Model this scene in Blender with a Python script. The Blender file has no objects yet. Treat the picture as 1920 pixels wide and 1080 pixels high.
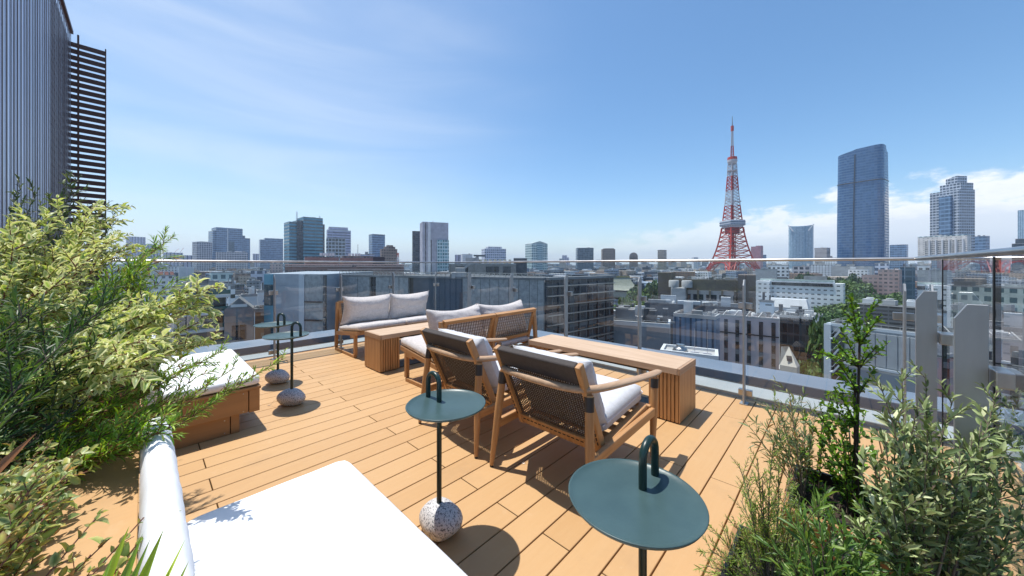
import bpy, math, random
import numpy as np
from mathutils import Vector, Matrix
random.seed(7); np.random.seed(7)
R = math.radians
S = bpy.context.scene
COL = S.collection
# ------------------------------------------------------------------ camera, sky, sun
EYE = 1.235; F = 651.0; YH = 496.0; A = R(43.3)
CA, SA = math.cos(A), math.sin(A)
cd = bpy.data.cameras.new('camera'); cam = bpy.data.objects.new('camera', cd); COL.objects.link(cam)
S.camera = cam
cd.sensor_width = 36.0; cd.lens = F/1920*36.0
cd.shift_y = -(540-YH)/1920.0
cd.clip_start = 0.02; cd.clip_end = 60000
cam.location = (0, 0, EYE); cam.rotation_euler = (R(90), 0, A)
S.view_settings.view_transform = 'Standard'; S.view_settings.look = 'None'
S.view_settings.exposure = 0.20; S.view_settings.gamma = 1.0
SUN_DIR = Vector((-0.29, -0.06, 1.0)).normalized()      # towards the sun
EL = math.asin(SUN_DIR.z); AZ = math.atan2(SUN_DIR.x, SUN_DIR.y)
sl = bpy.data.lights.new('sun', 'SUN'); sl.energy = 4.8; sl.angle = R(0.53); sl.color = (1, .965, .90)
so = bpy.data.objects.new('sun', sl); COL.objects.link(so)
so.rotation_euler = SUN_DIR.to_track_quat('Z', 'Y').to_euler(); so.location = (-8, -6, 30)

def N(nt, typ, **kw):
    n = nt.nodes.new('ShaderNode'+typ)
    for k, v in kw.items():
        if k == 'inp':
            for a, b in v.items(): n.inputs[a].default_value = b
        else: setattr(n, k, v)
    return n
def L(nt, a, b): nt.links.new(a, b)
def M(nt, op, a, b=None, c=None, clamp=False):
    n = nt.nodes.new('ShaderNodeMath'); n.operation = op; n.use_clamp = clamp
    for i, v in enumerate((a, b, c)):
        if v is None: continue
        if isinstance(v, (int, float)): n.inputs[i].default_value = v
        else: nt.links.new(v, n.inputs[i])
    return n.outputs[0]
def MIX(nt, fac, a, b):
    n = nt.nodes.new('ShaderNodeMix'); n.data_type = 'RGBA'
    for i, v in ((0, fac), (6, a), (7, b)):
        if isinstance(v, (int, float)): n.inputs[i].default_value = v
        elif isinstance(v, (tuple, list)): n.inputs[i].default_value = tuple(v)+((1,) if len(v) == 3 else ())
        else: nt.links.new(v, n.inputs[i])
    return n.outputs[2]
def SS(nt, v, lo, hi):
    n = nt.nodes.new('ShaderNodeMapRange'); n.interpolation_type = 'SMOOTHSTEP'
    nt.links.new(v, n.inputs[0]); n.inputs[1].default_value = lo; n.inputs[2].default_value = hi
    return n.outputs[0]

W = bpy.data.worlds.new('World'); S.world = W; W.use_nodes = True
nt = W.node_tree; nt.nodes.clear()
sky = N(nt, 'TexSky', sky_type='NISHITA', sun_disc=False, sun_elevation=EL, sun_rotation=AZ,
        altitude=0, air_density=1.0, dust_density=.7, ozone_density=3.0)
tc = N(nt, 'TexCoord'); sep = N(nt, 'SeparateXYZ'); L(nt, tc.outputs['Generated'], sep.inputs[0])
az = M(nt, 'ARCTAN2', sep.outputs[0], sep.outputs[1])          # 0 = +Y, towards +X positive
azc = M(nt, 'ADD', az, A)                                       # 0 = the middle of the view
el = M(nt, 'ARCSINE', sep.outputs[2])
# cumulus bank low over the towers on the right
cv = N(nt, 'CombineXYZ'); L(nt, azc, cv.inputs[0]); L(nt, M(nt, 'MULTIPLY', el, 2.0), cv.inputs[1])
n1 = N(nt, 'TexNoise', inp={'Scale': 11.0, 'Detail': 11.0, 'Roughness': .60}); L(nt, cv.outputs[0], n1.inputs['Vector'])
n2 = N(nt, 'TexNoise', inp={'Scale': 3.1, 'Detail': 2.0}); L(nt, cv.outputs[0], n2.inputs['Vector'])
top = M(nt, 'MULTIPLY_ADD', SS(nt, azc, .12, .92), .088, .062)    # how high the bank reaches
hgt = M(nt, 'SUBTRACT', M(nt, 'MULTIPLY_ADD', n1.outputs[0], .19, top), M(nt, 'ADD', el, .089))
hgt = M(nt, 'ADD', hgt, M(nt, 'MULTIPLY_ADD', n2.outputs[0], .12, -.06))
cum = M(nt, 'MULTIPLY', SS(nt, hgt, -.004, .032), M(nt, 'MULTIPLY_ADD', SS(nt, azc, .25, .85), .62, .34))
cum = M(nt, 'MULTIPLY', cum, SS(nt, azc, .0, .40))
shade = M(nt, 'MULTIPLY', SS(nt, hgt, .02, .09), .8)
cumcol = MIX(nt, shade, (7.0, 7.05, 7.2), (5.0, 5.5, 6.3))
# thin cirrus, mostly on the left
cm = N(nt, 'Mapping'); cm.inputs['Rotation'].default_value = (0, 0, R(-14)); cm.inputs['Scale'].default_value = (1.0, 3.2, 1)
L(nt, cv.outputs[0], cm.inputs[0])
n3 = N(nt, 'TexNoise', inp={'Scale': 1.2, 'Detail': 7.0, 'Roughness': .52, 'Distortion': .5}); L(nt, cm.outputs[0], n3.inputs['Vector'])
cir = M(nt, 'MULTIPLY', M(nt, 'MULTIPLY_ADD', SS(nt, n3.outputs[0], .32, .85), .72, .26), M(nt, 'SUBTRACT', 1.0, SS(nt, azc, -.55, .25)))
cir = M(nt, 'MULTIPLY', cir, M(nt, 'SUBTRACT', 1.0, SS(nt, el, .5, .95)))
hz = M(nt, 'MULTIPLY', M(nt, 'SUBTRACT', 1.0, SS(nt, el, -.02, .20)), .38)
hs = N(nt, 'HueSaturation', inp={'Hue': .495, 'Saturation': 1.15, 'Value': 1.08}); L(nt, sky.outputs[0], hs.inputs['Color'])
c1 = MIX(nt, hz, hs.outputs[0], (4.6, 5.3, 6.2))
c2 = MIX(nt, M(nt, 'MULTIPLY', cir, .62), c1, (5.6, 6.1, 6.8))
c3 = MIX(nt, M(nt, 'MULTIPLY', cum, .93), c2, cumcol)
bg = N(nt, 'Background', inp={'Strength': .145}); L(nt, c3, bg.inputs[0])
wo = N(nt, 'OutputWorld'); L(nt, bg.outputs[0], wo.inputs[0])
S.cycles.use_denoising = True
S.cycles.max_bounces = 8; S.cycles.transparent_max_bounces = 24; S.cycles.volume_bounces = 0
S.cycles.caustics_reflective = False; S.cycles.caustics_refractive = False

# ------------------------------------------------------------------ mesh tools
class MB:
    def __init__(s): s.v = []; s.f = []; s.sm = []
    def add(s, vs, fs, smooth=False):
        o = len(s.v); s.v += [tuple(v) for v in vs]
        for f in fs: s.f.append(tuple(i+o for i in f)); s.sm.append(smooth)
        return s
    def box(s, x0, x1, y0, y1, z0, z1, m=None):
        vs = [Vector((x, y, z)) for z in (z0, z1) for y in (y0, y1) for x in (x0, x1)]
        if m is not None: vs = [m @ v for v in vs]
        return s.add(vs, [(0, 2, 3, 1), (4, 5, 7, 6), (0, 1, 5, 4), (2, 6, 7, 3), (0, 4, 6, 2), (1, 3, 7, 5)])
    def prism(s, pts, z0, z1):      # pts counter-clockwise
        n = len(pts); vs = [(p[0], p[1], z0) for p in pts]+[(p[0], p[1], z1) for p in pts]
        fs = [tuple(range(n-1, -1, -1)), tuple(range(n, 2*n))]+[(i, (i+1) % n, n+(i+1) % n, n+i) for i in range(n)]
        return s.add(vs, fs)
    def bar(s, p, q, w, h=None, up=(0, 0, 1)):   # square bar
        h = w if h is None else h
        p = Vector(p); q = Vector(q); d = (q-p); l = d.length; d = d/l; up = Vector(up)
        if abs(d.dot(up)) > .98: up = Vector((1, 0, 0))
        x = d.cross(up).normalized(); y = x.cross(d)
        vs = [c+x*a*w/2+y*b*h/2 for c in (p, q) for a, b in ((-1, -1), (1, -1), (1, 1), (-1, 1))]
        return s.add(vs, [(0, 1, 2, 3), (7, 6, 5, 4), (0, 4, 5, 1), (1, 5, 6, 2), (2, 6, 7, 3), (3, 7, 4, 0)])
    def sweep(s, pts, rs, n=10, up=(0, 0, 1), cap=True):   # rs: list of radius or (rx, ry)
        pts = [Vector(p) for p in pts]; k = len(pts); vs = []
        up = Vector(up); prev = None
        for i, p in enumerate(pts):
            d = (pts[min(i+1, k-1)]-pts[max(i-1, 0)]).normalized()
            x = d.cross(up) if abs(d.dot(up)) < .97 else (prev if prev is not None else d.cross(Vector((0, 1, 0))))
            x = (x-d*x.dot(d)).normalized()
            if prev is not None and x.dot(prev) < 0 and abs(d.dot(up)) >= .9: x = -x
            prev = x; y = x.cross(d)
            r = rs[i] if isinstance(rs, (list, tuple)) and not isinstance(rs[0], (int, float)) or (isinstance(rs, list)) else rs
            rx, ry = r if isinstance(r, (tuple, list)) else (r, r)
            for j in range(n):
                t = 2*math.pi*j/n; vs.append(p+x*rx*math.cos(t)+y*ry*math.sin(t))
        fs = [(i*n+j, i*n+(j+1) % n, (i+1)*n+(j+1) % n, (i+1)*n+j) for i in range(k-1) for j in range(n)]
        s.add(vs, fs, True)
        if cap: s.add([vs[j] for j in range(n)][::-1], [tuple(range(n))]); s.add(vs[-n:], [tuple(range(n))])
        return s
    def lathe(s, prof, n=32, c=(0, 0, 0), sx=1, sy=1, smooth=True):   # prof: (r, z) bottom to top
        vs = []; c = Vector(c)
        for r, z in prof:
            for j in range(n):
                t = 2*math.pi*j/n; vs.append(c+Vector((r*sx*math.cos(t), r*sy*math.sin(t), z)))
        k = len(prof)
        fs = [(i*n+j, i*n+(j+1) % n, (i+1)*n+(j+1) % n, (i+1)*n+j) for i in range(k-1) for j in range(n)]
        s.add(vs, fs, smooth)
        s.add(vs[:n][::-1], [tuple(range(n))]); s.add(vs[-n:], [tuple(range(n))])
        return s
    def build(s, name, mat, parent=None, loc=None, bevel=0, seg=2, rot=None):
        me = bpy.data.meshes.new(name); me.from_pydata(s.v, [], s.f); me.update()
        me.polygons.foreach_set('use_smooth', s.sm)
        if mat: me.materials.append(mat)
        o = bpy.data.objects.new(name, me); COL.objects.link(o)
        if parent: o.parent = parent
        if loc: o.location = loc
        if rot: o.rotation_euler = rot
        if bevel:
            b = o.modifiers.new('bevel', 'BEVEL'); b.width = bevel; b.segments = seg; b.limit_method = 'ANGLE'; b.angle_limit = R(50)
        return o
def tag(o, label, cat, group=None):
    o['label'] = label; o['category'] = cat
    if group: o['group'] = group
    return o
def struct(o, kind='structure'):
    o['kind'] = kind; return o
def empty(name, loc, label, cat, rz=0, group=None):
    o = bpy.data.objects.new(name, None); COL.objects.link(o); o.location = loc; o.rotation_euler = (0, 0, rz)
    o.empty_display_size = .2
    return tag(o, label, cat, group)
def kids(o): return [c for c in bpy.data.objects if c.parent == o]
def copy_tree(o, parent=None):
    c = o.copy(); COL.objects.link(c)
    if parent: c.parent = parent
    for ch in kids(o): copy_tree(ch, c)
    return c
def C2W(X, Y, z=0): return Vector((X*CA-Y*SA, X*SA+Y*CA, z))     # frame of the view direction -> deck frame
def P(px, py, Y): return C2W((px-960)/F*Y, Y, EYE+(YH-py)/F*Y)    # a point seen at px, py at depth Y
def ZT(py, Y): return EYE+(YH-py)/F*Y

# ------------------------------------------------------------------ materials
MATS = {}
def pm(name, col, rough=.6, metal=0, spec=.5, noise=None, bump=None, sheen=0, coat=0):
    """plain surface; noise=(scale, amount[, stretch]) varies the colour, bump=(scale, strength)"""
    if name in MATS: return MATS[name]
    m = bpy.data.materials.new(name); m.use_nodes = True; nt = m.node_tree; b = nt.nodes['Principled BSDF']
    b.inputs['Base Color'].default_value = tuple(col)+(1,); b.inputs['Roughness'].default_value = rough
    b.inputs['Metallic'].default_value = metal; b.inputs['Specular IOR Level'].default_value = spec
    if sheen: b.inputs['Sheen Weight'].default_value = sheen
    if coat: b.inputs['Coat Weight'].default_value = coat; b.inputs['Coat Roughness'].default_value = .15
    t = N(nt, 'TexCoord')
    if noise:
        mp = N(nt, 'Mapping'); L(nt, t.outputs['Object'], mp.inputs[0])
        if len(noise) > 2: mp.inputs['Scale'].default_value = noise[2]
        n = N(nt, 'TexNoise', inp={'Scale': noise[0], 'Detail': 6.0, 'Roughness': .6}); L(nt, mp.outputs[0], n.inputs['Vector'])
        a = noise[1]
        c = MIX(nt, SS(nt, n.outputs[0], .3, .7), tuple(x*(1-a) for x in col), tuple(min(1, x*(1+a)) for x in col))
        L(nt, c, b.inputs['Base Color'])
        L(nt, M(nt, 'MULTIPLY_ADD', n.outputs[0], .25, rough-.12), b.inputs['Roughness'])
    if bump:
        n = N(nt, 'TexNoise', inp={'Scale': bump[0], 'Detail': 4.0}); L(nt, t.outputs['Object'], n.inputs['Vector'])
        bp = N(nt, 'Bump', inp={'Strength': bump[1], 'Distance': .01}); L(nt, n.outputs[0], bp.inputs['Height']); L(nt, bp.outputs[0], b.inputs['Normal'])
    MATS[name] = m; return m

def wood(name, dark, light, scale=1.0, axis=0, rough=.5):
    m = bpy.data.materials.new(name); m.use_nodes = True; nt = m.node_tree; b = nt.nodes['Principled BSDF']
    t = N(nt, 'TexCoord'); mp = N(nt, 'Mapping'); L(nt, t.outputs['Object'], mp.inputs[0])
    sc = [26*scale]*3; sc[axis] = 1.6*scale; mp.inputs['Scale'].default_value = sc
    n = N(nt, 'TexNoise', inp={'Scale': 1.6, 'Detail': 7.0, 'Roughness': .62, 'Distortion': .5}); L(nt, mp.outputs[0], n.inputs['Vector'])
    n2 = N(nt, 'TexNoise', inp={'Scale': 2.2, 'Detail': 2.0}); L(nt, t.outputs['Object'], n2.inputs['Vector'])
    f = M(nt, 'ADD', M(nt, 'MULTIPLY', SS(nt, n.outputs[0], .3, .72), .75), M(nt, 'MULTIPLY', n2.outputs[0], .3))
    L(nt, MIX(nt, f, dark, light), b.inputs['Base Color']); b.inputs['Roughness'].default_value = rough
    bp = N(nt, 'Bump', inp={'Strength': .25, 'Distance': .002}); L(nt, n.outputs[0], bp.inputs['Height']); L(nt, bp.outputs[0], b.inputs['Normal'])
    return m

def facade(name, wall, glass, fh=3.6, bw=3.0, zr=(.28, .82), xr=(.15, .85), gr=.12, var=.5, wr=.75, off=0.0, metal=0.0):
    """building wall with rows of windows; lengths in metres, fractions of floor and bay"""
    if name in MATS: return MATS[name]
    m = bpy.data.materials.new(name); m.use_nodes = True; nt = m.node_tree; b = nt.nodes['Principled BSDF']
    t = N(nt, 'TexCoord'); p = N(nt, 'SeparateXYZ'); L(nt, t.outputs['Object'], p.inputs[0])
    q = N(nt, 'SeparateXYZ'); L(nt, t.outputs['Normal'], q.inputs[0])
    ax = M(nt, 'ABSOLUTE', q.outputs[0]); ay = M(nt, 'ABSOLUTE', q.outputs[1]); azn = M(nt, 'ABSOLUTE', q.outputs[2])
    sel = M(nt, 'GREATER_THAN', ax, ay)
    u = M(nt, 'ADD', M(nt, 'MULTIPLY', p.outputs[1], sel), M(nt, 'MULTIPLY', p.outputs[0], M(nt, 'SUBTRACT', 1.0, sel)))
    us = M(nt, 'ADD', M(nt, 'DIVIDE', u, bw), 500.37+off); zs = M(nt, 'DIVIDE', M(nt, 'ADD', p.outputs[2], 400*fh), fh)
    fu = M(nt, 'FRACT', us); fz = M(nt, 'FRACT', zs)
    def rng(v, a, b2): return M(nt, 'MULTIPLY', M(nt, 'GREATER_THAN', v, a), M(nt, 'LESS_THAN', v, b2))
    mask = M(nt, 'MULTIPLY', M(nt, 'MULTIPLY', rng(fu, *xr), rng(fz, *zr)), M(nt, 'LESS_THAN', azn, .5))
    wv = N(nt, 'CombineXYZ'); L(nt, M(nt, 'FLOOR', us), wv.inputs[0]); L(nt, M(nt, 'FLOOR', zs), wv.inputs[1]); L(nt, sel, wv.inputs[2])
    wn = N(nt, 'TexWhiteNoise'); L(nt, wv.outputs[0], wn.inputs[0])
    g = MIX(nt, M(nt, 'MULTIPLY', M(nt, 'POWER', wn.outputs[0], 3.0), var), glass, tuple(min(.8, x*3+.16) for x in glass))
    nz = N(nt, 'TexNoise', inp={'Scale': .12, 'Detail': 5.0}); L(nt, t.outputs['Object'], nz.inputs['Vector'])
    wall = tuple(min(.82, x*1.35+.012) for x in wall); wc = MIX(nt, SS(nt, nz.outputs[0], .3, .7), tuple(x*.82 for x in wall), tuple(min(.9, x*1.1) for x in wall))
    L(nt, MIX(nt, mask, wc, g), b.inputs['Base Color'])
    L(nt, M(nt, 'MULTIPLY_ADD', mask, gr-wr, wr), b.inputs['Roughness'])
    L(nt, M(nt, 'MULTIPLY_ADD', mask, .5, .3), b.inputs['Specular IOR Level'])
    if metal: L(nt, M(nt, 'MULTIPLY', mask, metal), b.inputs['Metallic'])
    MATS[name] = m; return m

teak = wood('teak', (.35, .172, .066), (.54, .30, .13), 1.0, 0)
teak_y = wood('teak_lengthwise', (.35, .172, .066), (.54, .30, .13), 1.0, 1)
teak_z = wood('teak_upright', (.35, .172, .066), (.54, .30, .13), 1.0, 2)
bleach = wood('bleached_teak', (.44, .30, .19), (.60, .44, .31), .8, 0, .6)
bleach_y = wood('bleached_teak_lengthwise', (.35, .21, .12), (.51, .35, .225), .8, 1, .6)
green_metal = pm('dark_green_metal', (.008, .028, .024), .32, noise=(30, .1))
disc_mat = pm('petrol_lacquer', (.047, .086, .087), .34, noise=(7, .10), spec=.45, bump=(90, .03))
def granite():
    m = bpy.data.materials.new('speckled_granite'); m.use_nodes = True; nt = m.node_tree; b = nt.nodes['Principled BSDF']
    t = N(nt, 'TexCoord'); n = N(nt, 'TexNoise', inp={'Scale': 120.0, 'Detail': 3.0, 'Roughness': .7}); L(nt, t.outputs['Object'], n.inputs['Vector'])
    n2 = N(nt, 'TexNoise', inp={'Scale': 14.0, 'Detail': 2.0}); L(nt, t.outputs['Object'], n2.inputs['Vector'])
    c = MIX(nt, SS(nt, n.outputs[0], .39, .50), (.05, .055, .07), (.64, .62, .61))
    L(nt, MIX(nt, M(nt, 'MULTIPLY', n2.outputs[0], .35), c, (.50, .49, .50)), b.inputs['Base Color']); b.inputs['Roughness'].default_value = .65
    bp = N(nt, 'Bump', inp={'Strength': .4, 'Distance': .003}); L(nt, n.outputs[0], bp.inputs['Height']); L(nt, bp.outputs[0], b.inputs['Normal'])
    return m
granite_m = granite()
boucle = pm('cream_boucle', (.66, .61, .585), .95, noise=(45, .1), bump=(170, .9), sheen=.3)
linen = pm('pale_grey_linen', (.57, .58, .61), .9, noise=(30, .06), bump=(420, .25), sheen=.2)
white_cloth = pm('white_outdoor_fabric', (.82, .83, .85), .85, noise=(5, .03), bump=(500, .15))
white_edge = pm('white_piping', (.72, .73, .78), .8)
taupe = pm('taupe_webbing_cloth', (.062, .052, .048), .85, noise=(60, .15), bump=(300, .4))
cord = pm('dark_woven_cord', (.065, .053, .047), .8, noise=(80, .25))
rope = pm('brown_grey_rope', (.20, .16, .13), .85, noise=(60, .2))
collar = pm('dark_leather', (.03, .026, .025), .5)
steel = pm('brushed_steel', (.44, .43, .42), .35, 1.0, noise=(6, .15, (1, 1, .3)), bump=(8, .05))
galv = pm('galvanised_steel', (.38, .40, .415), .45, .6, noise=(5, .12, (1, 1, .25)), bump=(14, .08))
black_rub = pm('black_rubber', (.008, .008, .009), .5)
coping_m = pm('blue_grey_coping_metal', (.20, .245, .31), .45, .3, noise=(1.2, .08))
pale_ledge = pm('pale_ledge_metal', (.33, .355, .365), .55, 0, noise=(1.5, .1))
dark_slot = pm('dark_drain_channel', (.03, .034, .042), .7, noise=(2, .3))
box_wood = pm('ochre_composite_board', (.37, .195, .080), .6, noise=(3.5, .1, (1, .2, 4)))

def glass_mat():
    m = bpy.data.materials.new('clear_balustrade_glass'); m.use_nodes = True; nt = m.node_tree; nt.nodes.clear()
    tr = N(nt, 'BsdfTransparent', inp={'Color': (.945, .97, .965, 1)}); gl = N(nt, 'BsdfGlossy', inp={'Roughness': 0.0, 'Color': (1, 1, 1, 1)})
    fr = N(nt, 'Fresnel', inp={'IOR': 1.5}); ge = N(nt, 'NewGeometry')
    f2 = M(nt, 'MULTIPLY', fr.outputs[0], 1.6, clamp=True)
    f3 = M(nt, 'MULTIPLY', f2, M(nt, 'SUBTRACT', 1.0, ge.outputs['Backfacing']))
    mx = N(nt, 'MixShader'); L(nt, f3, mx.inputs[0]); L(nt, tr.outputs[0], mx.inputs[1]); L(nt, gl.outputs[0], mx.inputs[2])
    o = N(nt, 'OutputMaterial'); L(nt, mx.outputs[0], o.inputs[0]); return m
glass = glass_mat()

def deck_mat():
    m = bpy.data.materials.new('ochre_deck_board'); m.use_nodes = True; nt = m.node_tree; b = nt.nodes['Principled BSDF']
    ge = N(nt, 'NewGeometry'); t = N(nt, 'TexCoord'); mp = N(nt, 'Mapping'); L(nt, t.outputs['Object'], mp.inputs[0]); mp.inputs['Scale'].default_value = (9, .8, 1)
    n = N(nt, 'TexNoise', inp={'Scale': 5.0, 'Detail': 8.0, 'Roughness': .7}); L(nt, mp.outputs[0], n.inputs['Vector'])
    n2 = N(nt, 'TexNoise', inp={'Scale': 2.6, 'Detail': 6.0, 'Roughness': .65}); L(nt, t.outputs['Object'], n2.inputs['Vector'])
    n3 = N(nt, 'TexNoise', inp={'Scale': 11.0, 'Detail': 4.0, 'Roughness': .7}); L(nt, t.outputs['Object'], n3.inputs['Vector'])
    c = MIX(nt, ge.outputs['Random Per Island'], (.480, .280, .120), (.525, .318, .145))
    c = MIX(nt, M(nt, 'MULTIPLY', SS(nt, n.outputs[0], .35, .7), .22), c, (.57, .37, .19))
    c = MIX(nt, M(nt, 'MULTIPLY', SS(nt, n2.outputs[0], .52, .72), .32), c, (.36, .222, .112))
    c = MIX(nt, M(nt, 'MULTIPLY', SS(nt, n3.outputs[0], .60, .70), .22), c, (.57, .39, .225))
    L(nt, c, b.inputs['Base Color']); L(nt, M(nt, 'MULTIPLY_ADD', n2.outputs[0], .3, .42), b.inputs['Roughness'])
    bp = N(nt, 'Bump', inp={'Strength': .18, 'Distance': .002}); L(nt, n.outputs[0], bp.inputs['Height']); L(nt, bp.outputs[0], b.inputs['Normal'])
    return m
deck_m = deck_mat()
# ================================================================== TERRACE
XL, YB = -5.46, 3.78          # deck edges along the left and the far balustrade
d = MB(); x = -1.145-.15*29; row = 0
while x < .80:
    par = round((x+2.795)/.15) % 2
    ys = [-2.74, -.74, 1.26, 3.26, YB] if par == 0 else [-3.74, -1.74, .26, 2.26, YB]
    for a, b in zip(ys[:-1], ys[1:]):
        d.box(x+.0034, x+.1466, a+.0026, b-.0026, -.025, 0)
    x += .15
struct(d.build('deck', deck_m, bevel=.0018, seg=1))
# edge boards running along the two balustrades
e = MB(); e.box(XL-.058, XL-.034, -3, YB+.02, -.05, .002); e.box(XL-.058, .80, YB+.006, YB+.03, -.05, -.002)
struct(e.build('deck_edge', box_wood))
struct(MB().box(-6.95, 1.80, -6, 5.05, -3, -.10).build('roof_slab', dark_slot))
struct(MB().box(-7.0, 1.84, 4.62, 5.10, -3, 0.0).box(-7.0, -6.42, -6, 4.62, -3, 0.0).box(1.36, 1.84, -6, 4.62, -3, -.002).build('roof_coping', coping_m, bevel=.01))
lg = MB().box(-6.02, 1.0, 4.02, 4.34, -.10, -.03).box(-6.02, -5.74, -4, 4.02, -.10, -.032).box(.72, 1.0, -4, 4.02, -.10, -.032)
struct(lg.build('roof_ledge', pale_ledge, bevel=.008))

# ---- balustrade: three runs, each one thing of panes, posts (> clamps) and a rail
def run(label, loc): return empty('glass_balustrade', loc, label, 'glass balustrade')
BF = run('long glass balustrade with slim posts across the far edge of the deck', (-2.5, 3.7, 0))
BL = run('glass balustrade on the left edge of the deck behind the far sofa and daybed', (-5.4, 1.2, 0))
BR = run('glass balustrade at the right with broad steel plates and black joints', (.37, 1.9, 0))
def post(E_, x, y, ang):
    """flat steel plate with a sloped top; local +y points to the glass"""
    h, w, t = 1.10, .072, .012
    pts = [(-w/2, 0), (w/2, 0), (w/2, h), (-w/2+.028, h), (-w/2, h-.05)]
    v = [(sx*t/2, p[0], p[1]) for sx in (-1, 1) for p in pts]
    n = 5; f = [(4, 3, 2, 1, 0), (5, 6, 7, 8, 9)]+[(i, (i+1) % n, n+(i+1) % n, n+i) for i in range(n)]
    o = MB().add(v, f).build('post', galv, E_, loc=Vector((x, y, 0))-E_.location, rot=(0, 0, ang), bevel=.0015, seg=1)
    for z in (.085, .865): MB().box(-.052, .052, .0395, .078, z-.027, z+.027).build('glass_clamp', steel, o, bevel=.004)
    MB().box(-.03, .03, -w/2-.004, w/2+.004, .001, .008).build('base_plate', galv, o)
fx = [-.614-.947*k for k in range(-1, 5)]
for x in fx: post(BF, x, 3.655, 0)
post(BF, -5.36, 3.655, R(45))
for y in (2.83, 2.0, 1.17, .34): post(BL, -5.36, y, R(90))
for y in (2.755, 1.925, 1.09): post(BR, .325, y, R(-90))
def pane(E_, x0, x1, y0, y1):
    L0 = E_.location; MB().box(x0-L0.x, x1-L0.x, y0-L0.y, y1-L0.y, .035, 1.262).build('glass_pane', glass, E_)
edges = [.395]+fx+[-5.44]
for a, b in zip(edges[:-1], edges[1:]): pane(BF, b+.008, a-.008, 3.724, 3.736)
ey = [3.73, 2.83, 2.0, 1.17, .34, -.49, -1.32]
for a, b in zip(ey[:-1], ey[1:]): pane(BL, -5.446, -5.434, b+.008, a-.008)
ey = [3.70, 2.87, 2.04, 1.20, .3, -.6]
for a, b in zip(ey[:-1], ey[1:]): pane(BR, .394, .406, b+.006, a-.006)
for y in (2.87, 2.04): MB().box(.392-.37, .408-.37, y-.0058-1.9, y+.0058-1.9, .035, 1.262).build('joint_strip', black_rub, BR)
def rail(E_, pts): MB().sweep([Vector(p)-Vector((E_.location.x, E_.location.y, 0)) for p in pts], (.019, .013), 14).build('handrail', steel, E_)
rail(BF, [(-5.455, 3.73, 1.275), (-3, 3.73, 1.275), (-1, 3.73, 1.275), (.42, 3.73, 1.275)])
rail(BL, [(-5.44, 3.70, 1.275), (-5.44, 1.5, 1.275), (-5.44, -1.4, 1.275)])
rail(BR, [(.40, 3.70, 1.277), (.40, 2, 1.277), (.40, -1, 1.277)])

# ---- furniture
def soft(o, lv=2):
    m = o.modifiers.new('sub', 'SUBSURF'); m.levels = lv; m.render_levels = lv; return o
def cushion_box(w, dp, h, rnd=.03, nx=14, ny=12, seed=0, puff=.012, wr=.002):
    """upholstered slab centred on origin, z from 0 to h"""
    rng = random.Random(seed); vs = []; fs = []
    def prof(t): return t
    us = [-1+2*i/nx for i in range(nx+1)]; vv = [-1+2*j/ny for j in range(ny+1)]
    from mathutils import noise as NZ
    def pt(u, v, top):
        ex = w/2; ey_ = dp/2
        p = 8.0; k = (abs(u)**p+abs(v)**p)**(1/p)
        x = u*ex; y = v*ey_
        # round the plan corners
        rc = .05; qa = rc-(ex-abs(x)); qb = rc-(ey_-abs(y))
        if qa > 0 and qb > 0: sc_ = max(qa, qb)/math.hypot(qa, qb); x = math.copysign(ex-rc+qa*sc_, x); y = math.copysign(ey_-rc+qb*sc_, y)
        edge = max(0, 1-max(abs(u), abs(v)))
        e = min(1, edge*min(ex, ey_)/rnd); hgt = h/2*(.62+.38*math.sqrt(max(0, 1-(1-e)**2)))
        hgt += puff*(1-u*u)*(1-v*v)
        z = hgt if top else -hgt*.9
        z += NZ.noise(Vector((x*9+seed, y*9, 3.1*top)))*wr*2.2
        return (x, y, z+h/2)
    b = MB(); nu = nx+1
    for top in (1, 0):
        for v in vv:
            for u in us: vs.append(pt(u, v, top))
    n = nu*(ny+1)
    for j in range(ny):
        for i in range(nx):
            a = j*nu+i; fs.append((a, a+1, a+1+nu, a+nu)); fs.append((n+a, n+a+nu, n+a+1+nu, n+a+1))
    ring = [i for i in range(nx)]+[nx+j*nu for j in range(ny)]+[ny*nu+i for i in range(nx, 0, -1)]+[j*nu for j in range(ny, 0, -1)]
    for a, c in zip(ring, ring[1:]+ring[:1]): fs.append((a, n+a, n+c, c))
    b.add(vs, fs, True); return b
def pillow(w, h, th, seed=0, n=26, pinch=.045):
    """scatter pillow standing in the xz plane, centred in x, bottom at z=0, thickness along y"""
    from mathutils import noise as NZ
    vs = []; fs = []
    for side in (1, -1):
        for j in range(n+1):
            for i in range(n+1):
                u = -1+2*i/n; v = -1+2*j/n
                px_ = u*(w/2-pinch*(1-v*v)*abs(u)**3*.9); pz = v*(h/2-pinch*(1-u*u)*abs(v)**3*.9)
                t = th/2*((1-u**4)*(1-v**4))**.55
                # gathered wrinkles fanning in from the seams
                cr = NZ.noise(Vector((u*2.2+seed, v*7.0, side*.7)))*abs(u)**2.2*(1-abs(u)**9)+NZ.noise(Vector((u*7.0, v*2.2+seed, side*1.9)))*abs(v)**2.2*(1-abs(v)**9)
                t *= 1+.30*cr; t += .010*NZ.noise(Vector((u*3+seed, v*3, side)))*(1-u**4)*(1-v**4)
                pz -= .012*(1-u*u)*(v > 0)
                vs.append((px_, side*t, pz+h/2))
    m = (n+1)**2
    for j in range(n):
        for i in range(n):
            a = j*(n+1)+i; fs.append((a, a+n+1, a+n+2, a+1)); fs.append((m+a, m+a+1, m+a+n+2, m+a+n+1))
    return MB().add(vs, fs, True)

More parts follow.
